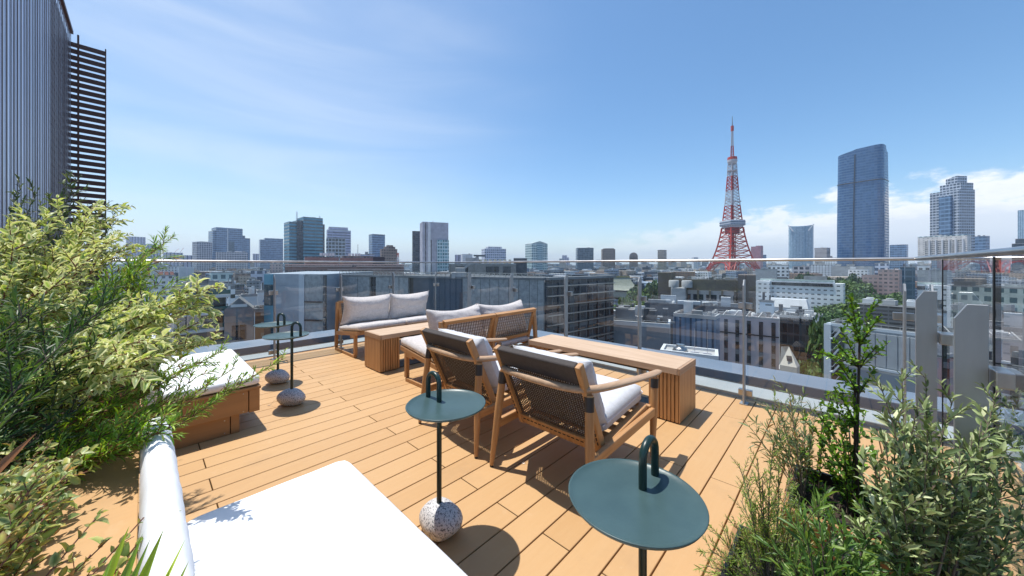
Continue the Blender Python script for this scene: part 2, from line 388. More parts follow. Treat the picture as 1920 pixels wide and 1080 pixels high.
# -- lounge armchairs (face +y)
def make_chair():
    e = empty('armchair', (-1.205, 1.855, 0), 'teak armchair with woven back, nearer and right of the pair', 'armchair')
    for sx in (-1, 1):
        for nm_, foot, topp in (('f', (.332, .385, 0), (.328, .435, .500)), ('r', (.343, -.395, 0), (.300, -.335, .585))):
            a = Vector((sx*foot[0], foot[1], .012)); b = Vector((sx*topp[0], topp[1], topp[2]))
            pts = [a.lerp(b, t) for t in (0, .1, .3, .55, .85, 1)]
            lg_ = MB().sweep(pts, [.0125, .0155, .0195, .0235, .0225, .0215], 16, up=(0, 1, 0)).build('leg', teak_z, e)
            MB().sweep([a.lerp(b, .865), a.lerp(b, .985)], .0245, 16, up=(0, 1, 0)).build('collar', collar, lg_)
            MB().sweep([(a.x, a.y, .001), (a.x, a.y, .013)], .011, 10, up=(0, 1, 0)).build('glide', collar, lg_)
    arm = [(.322, .515, .520), (.330, .43, .527), (.338, .30, .541), (.342, .10, .566), (.338, -.12, .592), (.325, -.24, .603), (.298, -.325, .609), (.25, -.375, .612), (.17, -.398, .614), (.08, -.408, .615), (0, -.411, .615)]
    rr = [(.026, .011), (.033, .014), (.034, .015), (.032, .016), (.029, .017), (.027, .018), (.025, .019), (.023, .019), (.021, .019), (.020, .019), (.020, .019)]
    pts = arm+[(-p[0], p[1], p[2]) for p in arm[-2::-1]]; rr = rr+rr[-2::-1]
    # smooth the path
    def sm(P_, Rr):
        for _ in range(2):
            q = [P_[0]]; r2 = [Rr[0]]
            for i in range(len(P_)-1):
                a, b = Vector(P_[i]), Vector(P_[i+1]); ra, rb = Rr[i], Rr[i+1]
                q += [a.lerp(b, .25), a.lerp(b, .75)]; r2 += [tuple(ra[k]*.75+rb[k]*.25 for k in (0, 1)), tuple(ra[k]*.25+rb[k]*.75 for k in (0, 1))]
            q.append(P_[-1]); r2.append(Rr[-1]); P_, Rr = q, r2
        return P_, Rr
    pts, rr = sm(pts, rr)
    MB().sweep(pts, rr, 14).build('arm_rail', bleach_y, e)
    # seat frame
    fr = MB()
    for sx in (-1, 1):
        fr.bar((sx*.330, .40, .288), (sx*.322, -.355, .262), .030, .052)
        fr.bar((sx*.283, .37, .315), (sx*.283, -.18, .255), .050, .040)
    fr.bar((-.32, .395, .300), (.32, .395, .300), .034, .05); fr.bar((-.325, -.17, .262), (.325, -.17, .262), .026, .050)
    fr.build('seat_frame', teak_y, e, bevel=.006)
    sl_ = MB()
    for k in range(6): y = .33-k*.095; sl_.box(-.27, .27, y-.03, y+.03, .300-.052*k*.2, .312-.052*k*.2)
    sl_.build('seat_slats', teak, e, bevel=.003)
    # back: stiles lean from (y -.17, z .235) to (y -.40, z .745)
    b0 = Vector((0, -.165, .225)); b1 = Vector((0, -.405, .745)); dv = (b1-b0).normalized(); nv = Vector((0, dv.z, -dv.y))
    hw = .285
    bf = MB()
    for sx in (-1, 1): bf.bar(b0+Vector((sx*hw, 0, 0)), b1+Vector((sx*hw, 0, 0)), .030, .046, up=nv)
    bf.bar(b0+Vector((-hw, 0, 0))+dv*.035, b0+Vector((hw, 0, 0))+dv*.035, .030, .072, up=dv)
    bf.build('back_frame', teak_z, e, bevel=.006)
    # lacing slots on stiles and bottom rail
    lc = MB()
    for k in range(11):
        for sx in (-1, 1):
            c = b0+dv*(.08+k*.030)+Vector((sx*hw, 0, 0))-nv*.0245; lc.bar(c, c+dv*.018, .005, .004, up=nv)
    for k in range(17):
        c = b0+dv*.045+Vector((-.255+k*.030, 0, 0))-nv*.0165; lc.bar(c, c+Vector((.018, 0, 0)), .005, .004, up=nv)
    lc.build('lacing', collar, e)
    hb = MB(); Ln = (b1-b0).length
    hb.bar(b0+dv*(Ln-.088)+Vector((-hw+.012, 0, 0)), b0+dv*(Ln-.088)+Vector((-hw+.012, 0, 0)), .01) if False else None
    c0 = b0+dv*(Ln-.055)
    hb.bar(c0+Vector((-hw+.016, 0, 0)), c0+Vector((hw-.016, 0, 0)), .046, .112, up=dv)
    hb.build('headband', taupe, e, bevel=.010, seg=3)
    wv = MB(); lo, hi = .068, Ln-.105; W2 = hw-.014
    nr = 27
    for k in range(nr):
        c = lo+(hi-lo)*(k+.5)/nr
        seg_ = 40; pts = [b0+dv*c+Vector((-W2+2*W2*i/seg_, 0, 0))+nv*(.0008*(1 if (i+k) % 2 else -1)) for i in range(seg_+1)]
        wv.sweep(pts, (.0038, .0016), 4, up=nv, cap=False)
    nc = 34
    for k in range(nc):
        x_ = -W2+2*W2*(k+.5)/nc
        a = b0+dv*lo+Vector((x_, 0, 0)); b = b0+dv*hi+Vector((x_, 0, 0))
        wv.bar(a, b, .0056, .0026, up=nv)
    for f_ in range(len(wv.sm)): wv.sm[f_] = False
    wv.build('back_weave', cord, e)
    sc = cushion_box(.535, .56, .115, .035, seed=3, puff=.018).build('seat_cushion', linen, e, loc=(0, .135, .315), rot=(R(5), 0, 0))
    pp = MB(); zz = .060
    pp.sweep([(-.266, -.27, zz), (-.266, .262, zz), (-.25, .279, zz), (.25, .279, zz), (.266, .262, zz), (.266, -.27, zz)], .0035, 6).build('piping', white_edge, sc)
    bc = pillow(.56, .42, .20, seed=8, pinch=.02).build('back_cushion', linen, e, loc=(0, -.105, .352), rot=(R(24), 0, 0))
    return e
ch = make_chair()
c2_ = copy_tree(ch); c2_.location = (-2.02, 1.86, 0); c2_.rotation_euler = (0, 0, R(-1.5))
c2_['label'] = 'teak armchair with woven back, farther one left of its twin'
for o in (ch, c2_): o['group'] = 'teak armchairs with their backs to the camera'

# -- sofas (local: faces +x, length along y)
def make_sofa():
    e = empty('sofa', (-4.985, 2.60, 0), 'cream cushioned two seat sofa standing against the left balustrade', 'sofa')
    HL = .70
    for sy in (-1, 1):
        y = sy*(HL-.02); m = MB()
        m.bar((.335, y, .020), (-.335, y, .020), .040, .036); m.bar((.335, y, .04), (.335, y, .345), .040, .042, up=(0, 1, 0))
        m.bar((-.335, y, .04), (-.285, y, .695), .040, .042, up=(0, 1, 0))
        m.build('sled_leg', teak_z, e, bevel=.005)
        m2 = MB(); m2.bar((.44, y, .338), (-.31, y, .245), .040, .05); m2.bar((.315, y, .295), (.20, y, .285), .036, .07)
        m2.build('side_rail', teak, e, bevel=.005)
    fr = MB(); fr.box(.40, .44, -HL+.04, HL-.04, .312, .36); fr.bar((-.30, -HL+.04, .25), (-.30, HL-.04, .25), .04, .05)
    for k in range(7): fr.bar((.36-k*.1, -HL+.04, .345-k*.0124), (.36-k*.1, HL-.04, .345-k*.0124), .055, .014)
    fr.build('seat_frame', teak_y, e, bevel=.004)
    # two lattice back panels, leaning back
    b0 = Vector((-.215, 0, .345)); b1 = Vector((-.315, 0, .70)); dv = (b1-b0).normalized(); nv = Vector((dv.z, 0, -dv.x)); Ln = (b1-b0).length
    for k, yc in enumerate((-HL/2+.012, HL/2-.012)):
        hw = HL/2-.018; m = MB()
        for sy in (-1, 1): m.bar(b0+Vector((0, yc+sy*(hw-.02), 0)), b1+Vector((0, yc+sy*(hw-.02), 0)), .040, .028, up=nv)
        m.bar(b1+Vector((0, yc-hw, 0))-dv*.012, b1+Vector((0, yc+hw, 0))-dv*.012, .050, .036, up=dv)
        m.bar(b0+Vector((0, yc-hw+.04, 0))+dv*.05, b0+Vector((0, yc+hw-.04, 0))+dv*.05, .028, .040, up=dv)
        bp_ = m.build('back_panel', teak_y, e, bevel=.004)
        w_ = MB(); lo, hi = .07, Ln-.035; W2 = hw-.04; nr, nc = 8, 18
        for i in range(nr):
            c = b0+dv*(lo+(hi-lo)*(i+.5)/nr)
            for sgn in (-1, 1):
                pts = [c+dv*sgn*.0028+Vector((0, yc-W2+2*W2*j/nc, 0))+nv*(.004*sgn*(1 if j % 2 else -1)) for j in range(nc+1)]
                w_.sweep(pts, (.0024, .0022), 5, up=nv, cap=False)
        for j in range(nc):
            y = yc-W2+2*W2*(j+.5)/nc
            w_.bar(b0+dv*lo+Vector((0, y, 0)), b0+dv*hi+Vector((0, y, 0)), .0065, .004, up=nv)
        w_.build('rope_weave', rope, bp_)
    pb = MB(); pb.bar((-.27, 0, .05+.26), (-.31, 0, .69), .035, .03, up=(0, 1, 0)); pb.build('centre_strut', teak_z, e, bevel=.004)
    for k, yc in enumerate((-HL/2, HL/2)):
        cushion_box(.70, HL-.006, .085, .03, seed=11+k, puff=.008).build('seat_cushion', boucle, e, loc=(.125, yc, .322), rot=(0, R(-7), 0))
        pl_ = pillow(.735, .44, .23, seed=20+k*5).build('back_cushion', boucle, e, loc=(-.15+.02*k, yc+.02*(1-2*k), .372), rot=(R(14), 0, R(90)+R(-3+6*k)))
    return e
sf = make_sofa(); sf['group'] = 'two facing lounge sofas'
sg = copy_tree(sf); sg.location = (-3.01, 2.60, 0); sg.rotation_euler = (0, 0, R(180)); sg['label'] = 'cream cushioned two seat sofa with its rope lattice back to the camera'

# -- slatted block tables
def make_table():
    e = empty('bench_table', (-1.655, 3.03, 0), 'long slatted teak bench table in front of the far balustrade', 'table')
    LX, WY, H = .765, .205, .430
    top = MB(); top.box(-LX, LX-.022, -WY, WY, H-.052, H); tp = top.build('table_top', bleach, e, bevel=.004)
    MB().box(LX-.020, LX, -WY, WY, H-.052, H).build('end_strip', bleach_y, tp, bevel=.003)
    for sx in (-1, 1):
        b = MB()
        xa, xb = sorted((sx*(LX-.010), sx*(LX-.245))); b.box(xa, xb, -WY+.034, WY-.034, .012, H-.054)
        bl = b.build('leg_block', pm('painted_shade_core', (.10, .06, .035), .8), e)  # teak core coloured dark: shade of the slat gaps is painted in
        s_ = MB(); n = 8
        for k in range(n):
            x0 = xa+(xb-xa)*k/n
            for y in (-1, 1): s_.box(x0+.0036, x0+(xb-xa)/n-.0036, *sorted((y*(WY-.0335), y*(WY-.003))), .010, H-.0535)
        for k in range(12):
            y0 = -WY+.004+(2*WY-.008)*k/12
            s_.box(*sorted((sx*(LX-.0102), sx*(LX-.002))), y0+.0007, y0+(2*WY-.008)/12-.0007, .010, H-.0535)
        s_.build('slat_cladding', teak_z, bl, bevel=.0012, seg=1)
    MB().box(-LX+.05, LX-.05, -.15, .15, .002, .0105).box(-LX+.246, LX-.246, -.14, .14, H-.085, H-.0525).build('plinth', collar, e)
    return e
tb = make_table(); tb['group'] = 'slatted teak block tables'
t2_ = copy_tree(tb); t2_.location = (-3.985, 2.60, 0); t2_.rotation_euler = (0, 0, R(-90)); t2_['label'] = 'low slatted teak table between the two facing sofas'

# -- side tables with a hooped handle and a boulder foot
def make_side():
    e = empty('side_table', (-1.289, .936, 0), 'side table with speckled rounded granite foot, middle of the foreground', 'side table', R(180))
    h = .606; r = .177
    MB().lathe([(.0, h-.010), (r-.02, h-.010), (r-.006, h-.006), (r, h+.004), (r-.002, h+.006), (r-.006, h+.003), (r-.022, h-.004), (.0, h-.004)], 64).build('disc_top', disc_mat, e)
    pts = [(.055, 0, .10), (.055, 0, .3), (.055, 0, h), (.055, 0, h+.062)]
    for k in range(1, 12):
        t = math.pi*k/12; pts.append((.10-.045*math.cos(t), 0, h+.072+.045*math.sin(t)))
    pts += [(.145, 0, h+.062), (.145, 0, h-.003)]
    MB().sweep(pts, .0115, 14, up=(0, 1, 0)).build('pole', green_metal, e)
    MB().lathe([(.014, h-.030), (.02, h-.030), (.02, h-.0105), (.014, h-.0105)], 20, (.055, 0, 0)).build('bracket', green_metal, e)
    from mathutils import noise as NZ
    vs = []; fs = []; nu, nv_ = 36, 18
    for j in range(nv_+1):
        ph = math.pi*j/nv_
        for i in range(nu):
            th = 2*math.pi*i/nu
            v = Vector((math.sin(ph)*math.cos(th)*.112, math.sin(ph)*math.sin(th)*.084, -math.cos(ph)*.072))
            v.x = math.copysign(abs(v.x/.112)**.88*.112, v.x); v.y = math.copysign(abs(v.y/.084)**.88*.084, v.y)
            v *= 1+.16*NZ.noise(v*9+Vector((4, 2, 1)))+.02*NZ.noise(v*60)
            v.z = max(v.z+.064, .002); vs.append((v.x+.055, v.y, v.z))
    for j in range(nv_):
        for i in range(nu): fs.append((j*nu+i, j*nu+(i+1) % nu, (j+1)*nu+(i+1) % nu, (j+1)*nu+i))
    ft = MB().add(vs, fs, True).build('stone_foot', granite_m, e)
    return e
sd = make_side(); sd['group'] = 'side tables with granite feet'
for (x, y, rz, l) in ((-.404, .912, 90, 'side table with large petrol disc in the right foreground, its foot cut off'), (-3.569, .870, 32, 'side table beside the far daybed, nearer of the far pair'),
                      (-4.319, .94, 25, 'side table beside the far daybed, farther of the far pair')):
    c = copy_tree(sd); c.location = (x, y, 0); c.rotation_euler = (0, 0, R(rz)); c['label'] = l
    for k in kids(c):
        if k.name.startswith('stone_foot'):
            k.rotation_euler = (0, 0, R({90: 35, 32: 11, 25: 20}[rz])); k.location = (.055-.055*math.cos(k.rotation_euler.z), -.055*math.sin(k.rotation_euler.z), 0)
# small loose wire tags by the stone feet and under the chair
for nm_, loc, lb in (('cable_tie', (-3.62, .755, .003), 'thin wire loop lying by a granite foot'), ('cable_tie', (-1.42, 1.62, .003), 'thin wire loop hanging under the nearer armchair')):
    m = MB(); rg = random.Random(3); p0 = Vector((0, 0, 0))
    m.sweep([(0, 0, .0), (.02, .012, .02), (.045, .02, .045), (.07, .03, .06)], .0010, 5); m.sweep([(0, 0, 0), (-.015, .006, .001), (-.02, -.01, .001), (-.004, -.012, .001), (.006, -.002, .001)], .0011, 5)
    tag(m.build(nm_, steel, loc=loc), lb, 'wire')

# -- daybeds with wooden base, white mattress and tall back roll
def make_daybed():
    e = empty('daybed', (-3.835, .30, 0), 'white mattress daybed on ochre wooden base by the left balustrade', 'daybed')
    HX = .635
    up_ = MB(); up_.box(-HX, HX, -.30, .235, .136, .296)
    bs = up_.build('seat_box', box_wood, e, bevel=.003)
    MB().box(-HX, HX, .240, .305, .130, .296).build('corner_board', box_wood, bs, bevel=.003)
    MB().box(-HX-.006, HX+.006, -.30, .312, .2975, .318).build('top_board', box_wood, e, bevel=.003)
    MB().box(-HX+.03, HX-.020, -.30, .130, .0, .1325).box(-HX+.03, HX-.020, .135, .185, 0, .1325).build('plinth', box_wood, e, bevel=.002)
    for y, z in ((.12, .02), (.12, .11), (.225, .15), (.225, .28)):
        sc = MB(); sc.sweep([(HX-.0205+(.021 if z > .135 else 0), y-.02, z), (HX-.018+(.021 if z > .135 else 0), y-.02, z)], .004, 8); sc.build('screw', steel, e)
    mt = cushion_box(2*HX-.01, .535, .075, .022, nx=72, ny=34, seed=5, puff=.004, wr=.0008).build('mattress', white_cloth, e, loc=(0, .045, .3175))
    # backrest roll: thin upright pad with a rounded top
    pts = [(-.307, .32), (-.238, .32), (-.237, .66), (-.239, .708), (-.247, .736), (-.258, .752), (-.272, .758), (-.287, .752), (-.299, .736), (-.306, .708), (-.307, .5)]
    vs = []; fs = []; nx = 60; n = len(pts)
    for i in range(nx+1):
        t = -1+2*i/nx; e_ = 1-(max(0, abs(t)-.965)/.035)**2*.45
        for (y, z) in pts: wv_ = .0012*math.sin(t*31+z*9)*math.sin(t*13+2)*(z > .4); vs.append((t*(HX-.004), -.272+(y+.272)*e_+wv_, .5+(z-.5)*(1-(max(0, abs(t)-.965)/.035)**2*.06)+wv_*.6))
    for i in range(nx):
        for j in range(n): fs.append((i*n+j, i*n+(j+1) % n, (i+1)*n+(j+1) % n, (i+1)*n+j))
    br = MB().add(vs, fs, True); br.add(vs[:n][::-1], [tuple(range(n))]); br.add(vs[-n:], [tuple(range(n))])
    bko = br.build('backrest', white_cloth, e)
    MB().sweep([(-HX+.02, -.2375, .64), (HX-.02, -.2375, .64)], .0028, 6).sweep([(0, -.2375, .64), (0, -.2355, .40)], .0022, 6).build('seam', white_edge, bko)
    MB().sweep([(-HX+.02, -.16, .3745), (-HX+.02, .295, .3745), (-HX+.035, .309, .3745), (HX-.035, .309, .3745), (HX-.02, .295, .3745), (HX-.02, -.16, .3745)], .003, 6).build('piping', white_edge, e)
    bb = MB(); bb.box(-HX, HX, -.53, -.322, 0, .640); bk = bb.build('back_box', box_wood, e, bevel=.003)
    MB().box(-HX-.004, HX+.004, -.54, -.309, .6415, .655).build('shelf', deck_m, bk, bevel=.002)
    MB().box(HX+.0005, HX+.006, -.42, -.405, .02, .63).box(HX+.0005, HX+.0055, -.50, -.32, .47, .485).build('black_frame', black_rub, bk)
    return e
db = make_daybed(); db['group'] = 'white daybeds in a row'
d2 = copy_tree(db); d2.location = (-.955, .30, 0); d2['label'] = 'white mattress daybed cut off by the bottom edge of the photo'

# -- planters
soil = pm('dark_soil', (.045, .030, .020), .95, noise=(20, .5), bump=(40, 1.0))
pot_dark = pm('black_planter_liner', (.012, .012, .013), .45)
GPl = 'planter boxes'
def planter(x0, x1, y0, y1, h, label, wallm, liner=True):
    cx, cy = (x0+x1)/2, (y0+y1)/2
    e = empty('planter_box', (cx, cy, 0), label, 'planter', 0); w, q = (x1-x0)/2, (y1-y0)/2; t = .02
    MB().box(-w, w, -q, -q+t, 0, h).box(-w, w, q-t, q, 0, h).box(-w, -w+t, -q+t, q-t, 0, h).box(w-t, w, -q+t, q-t, 0, h).build('wall', wallm, e, bevel=.003)
    t2 = t+.012
    MB().box(-w+t, w-t, -q+t, -q+t2, .02, h+.012).box(-w+t, w-t, q-t2, q-t, .02, h+.012).box(-w+t, -w+t2, -q+t2, q-t2, .02, h+.012).box(w-t2, w-t, -q+t2, q-t2, .02, h+.012).build('liner', pot_dark, e)
    g = MB(); nx, ny = 30, 14; rg = random.Random(5)
    vs = [(-w+t2+(2*w-2*t2)*i/nx, -q+t2+(2*q-2*t2)*j/ny, h-.04+rg.uniform(-.012, .012)) for j in range(ny+1) for i in range(nx+1)]
    g.add(vs, [(j*(nx+1)+i, j*(nx+1)+i+1, (j+1)*(nx+1)+i+1, (j+1)*(nx+1)+i) for j in range(ny) for i in range(nx)], True).build('soil', soil, e)
    return e
planter(-1.75, -.25, -.84, -.26, .40, 'black planter box behind the nearer daybed', pot_dark)
planter(-4.45, -1.85, -.92, -.26, .40, 'long black planter box under the variegated shrub', pot_dark)
planter(-.17, .30, 1.745, 2.16, .27, 'ochre planter box with black liner holding the glossy shrub', box_wood)
planter(-.30, .16, 1.02, 1.60, .22, 'low ochre planter box in the right foreground', box_wood)
e = empty('garden_light', (.018, 1.665, 0), 'short bollard light with dark round cap between the right planters', 'garden light')
MB().lathe([(.028, .001), (.028, .235)], 24).build('body', box_wood, e); MB().lathe([(.05, .236), (.052, .246), (.045, .252)], 28).build('cap', pm('dark_cap', (.05, .05, .055), .4), e)
# ================================================================== PLANTS OF THE TERRACE
def leaf_mat(name, rough=.42, trans=.38):
    m = bpy.data.materials.new(name); m.use_nodes = True; nt = m.node_tree; b = nt.nodes['Principled BSDF']
    at = N(nt, 'Attribute', attribute_name='Col'); L(nt, at.outputs['Color'], b.inputs['Base Color'])
    b.inputs['Roughness'].default_value = rough; b.inputs['Specular IOR Level'].default_value = .45
    tl = N(nt, 'BsdfTranslucent'); hs = N(nt, 'HueSaturation', inp={'Hue': .485, 'Saturation': 1.15, 'Value': 1.25}); L(nt, at.outputs['Color'], hs.inputs['Color']); L(nt, hs.outputs[0], tl.inputs[0])
    mx = N(nt, 'MixShader', inp={0: trans}); L(nt, b.outputs[0], mx.inputs[1]); L(nt, tl.outputs[0], mx.inputs[2])
    L(nt, mx.outputs[0], nt.nodes['Material Output'].inputs[0]); return m
LEAF = leaf_mat('leaf'); LEAF_GLOSS = leaf_mat('glossy_leaf', .25, .25); LEAF_MATT = leaf_mat('matt_leaf', .6, .18)
bark_g = pm('grey_bark', (.16, .13, .10), .85, noise=(25, .3)); bark_r = pm('reddish_stem', (.17, .06, .035), .6, noise=(25, .3)); bark_d = pm('dark_stem', (.05, .035, .025), .8, noise=(25, .3))

class Foliage:
    """collects leaves (numpy) and stems of ONE plant"""
    def __init__(s, seed): s.r = np.random.RandomState(seed); s.q = []; s.st = MB()
    def leaf(s, p, d, ln, wd): s.q.append((p, d, ln, wd))
    def twig(s, p0, p1, p2, r0, r1, n=6, sides=5):
        pts = []
        for i in range(n+1):
            t = i/n; pts.append(p0*(1-t)**2+p1*2*t*(1-t)+p2*t*t)
        s.st.sweep(pts, [r0+(r1-r0)*i/n for i in range(n+1)], sides, cap=False); return pts
    def leaves_along(s, pts, spacing, ln, wd, ang=45, t0=.0, whorl=2, jitter=.3, up=.25, taper=.5):
        pts = [Vector(p) for p in pts]
        seg = [(b-a).length for a, b in zip(pts[:-1], pts[1:])]; tot = sum(seg)
        k = 0; x = tot*t0
        ph = s.r.uniform(0, 6.28)
        while x < tot:
            a = 0; y = x
            while a < len(seg)-1 and y > seg[a]: y -= seg[a]; a += 1
            p = pts[a].lerp(pts[a+1], min(1, y/seg[a])); d = (pts[a+1]-pts[a]).normalized()
            o = d.orthogonal().normalized(); o2 = d.cross(o)
            fr = x/tot
            for w_ in range(whorl):
                th = ph+w_*2*math.pi/whorl+s.r.normal(0, jitter)
                side = o*math.cos(th)+o2*math.sin(th)
                an = R(ang*(1-.45*fr)+s.r.normal(0, 10))
                dd = d*math.cos(an)+side*math.sin(an)+Vector((0, 0, up*s.r.uniform(.0, 1)))
                sc = (1-taper*max(0, fr-.6)/.4)*s.r.uniform(.52, 1.22)
                s.q.append((p, dd.normalized(), ln*sc, wd*sc))
            ph += 1.57 if whorl == 2 else 2.4
            x += spacing*s.r.uniform(.8, 1.25); k += 1
    def branch(s, root, tip, twl, ntw, spacing, ln, wd, r0=.005, lift=.35, start=.4, sub=True, ang=45, whorl=2, leafy=.55, up=.25, spread=.8, sag=0.0):
        root = Vector(root); tip = Vector(tip); L_ = (tip-root).length
        mid = root.lerp(tip, .5)+Vector((0, 0, L_*lift-sag))+Vector(s.r.normal(0, .04*L_, 3))
        pts = s.twig(root, mid, tip, r0, .0012, 12)
        s.leaves_along(pts[int(12*leafy):], spacing, ln, wd, ang, whorl=whorl, up=up)
        for k in range(ntw):
            t = start+(1-start)*(k+s.r.uniform(.2, .8))/ntw
            i = min(11, int(t*12)); p = Vector(pts[i]).lerp(Vector(pts[i+1]), t*12-i); d = (Vector(pts[i+1])-Vector(pts[i])).normalized()
            side = Vector(s.r.normal(0, 1, 3)); side = (side-d*side.dot(d)).normalized()
            dd = (d*.8+side*spread+Vector((0, 0, .15))).normalized(); l2 = twl*s.r.uniform(.55, 1.2)*(1.15-.5*t)
            e_ = p+dd*l2; tp = s.twig(p, p+dd*l2*.5+Vector((0, 0, .03*l2)), e_, r0*.4, .0008, 5, 3)
            s.leaves_along(tp, spacing, ln*.95, wd*.95, ang, t0=.15, whorl=whorl, up=up)
    def build(s, name, label, cat, mat, stem_mat, pal, mode='plain', base=None, group=None, droop=.18, fold=.25, edge=None, gain=1.5):
        """pal: list of (colour, weight); edge: margin colours for variegated leaves"""
        base = Vector(base) if base is not None else Vector((0, 0, 0))
        e = empty(name, base, label, cat, 0, group)
        n = len(s.q)
        p = np.array([tuple(q[0]) for q in s.q])-np.array(base); d = np.array([tuple(q[1]) for q in s.q]); ln = np.array([q[2] for q in s.q])[:, None]; wd = np.array([q[3] for q in s.q])[:, None]
        up = np.tile([0, 0, 1.0], (n, 1))+s.r.normal(0, .45, (n, 3))
        side = np.cross(d, up); side /= np.linalg.norm(side, axis=1)[:, None]+1e-9; nor = np.cross(side, d)
        roll = s.r.normal(0, .4, (n, 1)); sd_ = side*np.cos(roll)+nor*np.sin(roll); nr_ = np.cross(sd_, d)
        c1 = p+d*ln*.30; c2 = p+d*ln*.68-nr_*ln*droop*.35; tp = p+d*ln*.98-nr_*ln*droop
        f = fold*wd
        V = np.stack([p, c1+sd_*wd*.46+nr_*f, c1, c1-sd_*wd*.46+nr_*f, c2+sd_*wd*.38+nr_*f*.8, c2, c2-sd_*wd*.38+nr_*f*.8, tp], 1).reshape(-1, 3)
        fa = np.array([(0, 2, 1), (0, 3, 2), (5, 8, 8)]) if False else None
        tri = np.array([(0, 1, 2), (0, 2, 3), (4, 7, 5), (5, 7, 6)]); quad = np.array([(1, 4, 5, 2), (2, 5, 6, 3)])
        off = np.arange(n)[:, None, None]*8
        T = (tri[None]+off).reshape(-1, 3); Q = (quad[None]+off).reshape(-1, 4)
        me = bpy.data.meshes.new('foliage'); nv = n*8; nt_, nq = len(T), len(Q)
        me.vertices.add(nv); me.vertices.foreach_set('co', V.ravel())
        me.loops.add(nt_*3+nq*4); me.loops.foreach_set('vertex_index', np.concatenate([T.ravel(), Q.ravel()]))
        me.polygons.add(nt_+nq)
        st = np.concatenate([np.arange(nt_)*3, nt_*3+np.arange(nq)*4]); me.polygons.foreach_set('loop_start', st)
        me.polygons.foreach_set('loop_total', np.concatenate([np.full(nt_, 3), np.full(nq, 4)]))
        me.polygons.foreach_set('use_smooth', np.ones(nt_+nq, bool))
        me.update(calc_edges=True); me.validate()
        cols = np.array([c for c, w in pal]); ws = np.array([w for c, w in pal], float); ws /= ws.sum()
        ci = s.r.choice(len(pal), n, p=ws); lc = cols[ci]*s.r.uniform(.75, 1.25, (n, 1))*gain
        Cc = np.repeat(lc[:, None, :], 8, 1)
        if edge is not None:
            ec = np.array([c for c in edge]); ee = ec[s.r.randint(0, len(ec), n)]*s.r.uniform(.85, 1.12, (n, 1))
            for k in (0, 1, 3, 4, 6, 7): Cc[:, k] = ee
        a = me.color_attributes.new('Col', 'FLOAT_COLOR', 'POINT')
        a.data.foreach_set('color', np.concatenate([Cc.reshape(-1, 3), np.ones((nv, 1))], 1).ravel())
        me.materials.append(mat); o = bpy.data.objects.new('foliage', me); COL.objects.link(o); o.parent = e
        if s.st.v:
            sm_ = s.st.build('stem', stem_mat, e); sm_.location = -base; sm_.matrix_parent_inverse = Matrix()
        return e
def rp(rg, box, Y): return P(rg.uniform(box[0], box[1]), rg.uniform(box[2], box[3]), rg.uniform(*Y))

# ---- left: big variegated shrub
v = Foliage(11); rg = np.random.RandomState(5); base = Vector((-2.35, -.55, .36))
kw = dict(twl=.17, ntw=9, spacing=.0165, ln=.041, wd=.0165, r0=.006, start=.45, ang=55, leafy=.5, up=.3)
for _ in range(36):
    t = rp(rg, (-60, 205, 425, 690), (1.25, 1.75)); v.branch(base+Vector(rg.uniform(-.25, .25, 3))*Vector((1, .4, .0)), t, lift=.22, **kw)
for (x, y, Y) in ((230, 400, 1.75), (205, 385, 1.7), (170, 395, 1.6), (120, 395, 1.6), (75, 415, 1.5), (30, 440, 1.4), (215, 440, 1.8), (245, 455, 1.8), (150, 430, 1.7), (0, 450, 1.4), (60, 440, 1.45)):
    v.branch(base, P(x, y, Y), lift=.25, **kw)
kw2 = dict(kw); kw2.update(twl=.10, ntw=9, start=.55, leafy=.6)
for (x, y, Y) in ((410, 533, 1.30), (395, 548, 1.28), (360, 545, 1.28), (330, 560, 1.32), (400, 590, 1.28), (370, 580, 1.32), (300, 580, 1.36), (330, 600, 1.36), (290, 610, 1.36), (395, 570, 1.28),
                  (415, 634, 1.32), (385, 645, 1.3), (350, 640, 1.36), (320, 655, 1.36), (290, 640, 1.4), (250, 620, 1.42), (230, 590, 1.42), (215, 640, 1.42), (270, 560, 1.36), (240, 650, 1.42)):
    v.branch(base, P(x, y, Y), lift=.16, **kw2)
for (x, y, Y) in ((262, 640, .98), (285, 668, 1.0), (300, 640, 1.04), (268, 700, .94), (250, 660, .95)):
    v.branch(base, P(x, y, Y), lift=.14, **kw2)
v.build('variegated_shrub', 'cream edged variegated shrub spilling over the left daybed', 'shrub', LEAF, bark_r,
        [((.10, .19, .04), 5), ((.16, .25, .06), 3), ((.30, .36, .13), 2)], base=base, edge=[(.82, .80, .38), (.87, .85, .50), (.66, .70, .22), (.80, .80, .42)], fold=.45, droop=.3)
# ---- dark, olive-like shrub behind it
v = Foliage(12); base = Vector((-3.35, -.60, .36)); rg = np.random.RandomState(6)
for (x, y) in ((42, 345), (72, 355), (45, 372), (105, 380), (125, 345), (150, 330), (140, 360), (165, 385), (205, 378), (222, 412), (190, 400), (100, 420), (60, 430), (25, 410), (175, 420), (120, 400), (80, 400), (210, 455), (150, 415), (95, 445)):
    v.branch(base, P(x, y, rg.uniform(2.0, 2.5)), lift=.12, twl=.16, ntw=7, spacing=.022, ln=.045, wd=.012, r0=.006, start=.55, ang=42, leafy=.7)
for _ in range(26):
    v.branch(base, rp(rg, (60, 265, 440, 640), (2.2, 2.8)), lift=.15, twl=.2, ntw=9, spacing=.02, ln=.05, wd=.012, r0=.006, start=.5, ang=45, leafy=.6)
v.build('olive_shrub', 'dark leaved olive like shrub topping the left plants against the ribbed wall', 'shrub', LEAF, bark_g, [((.045, .075, .025), 5), ((.09, .14, .04), 3), ((.16, .20, .08), 2)], base=base, gain=1.1)
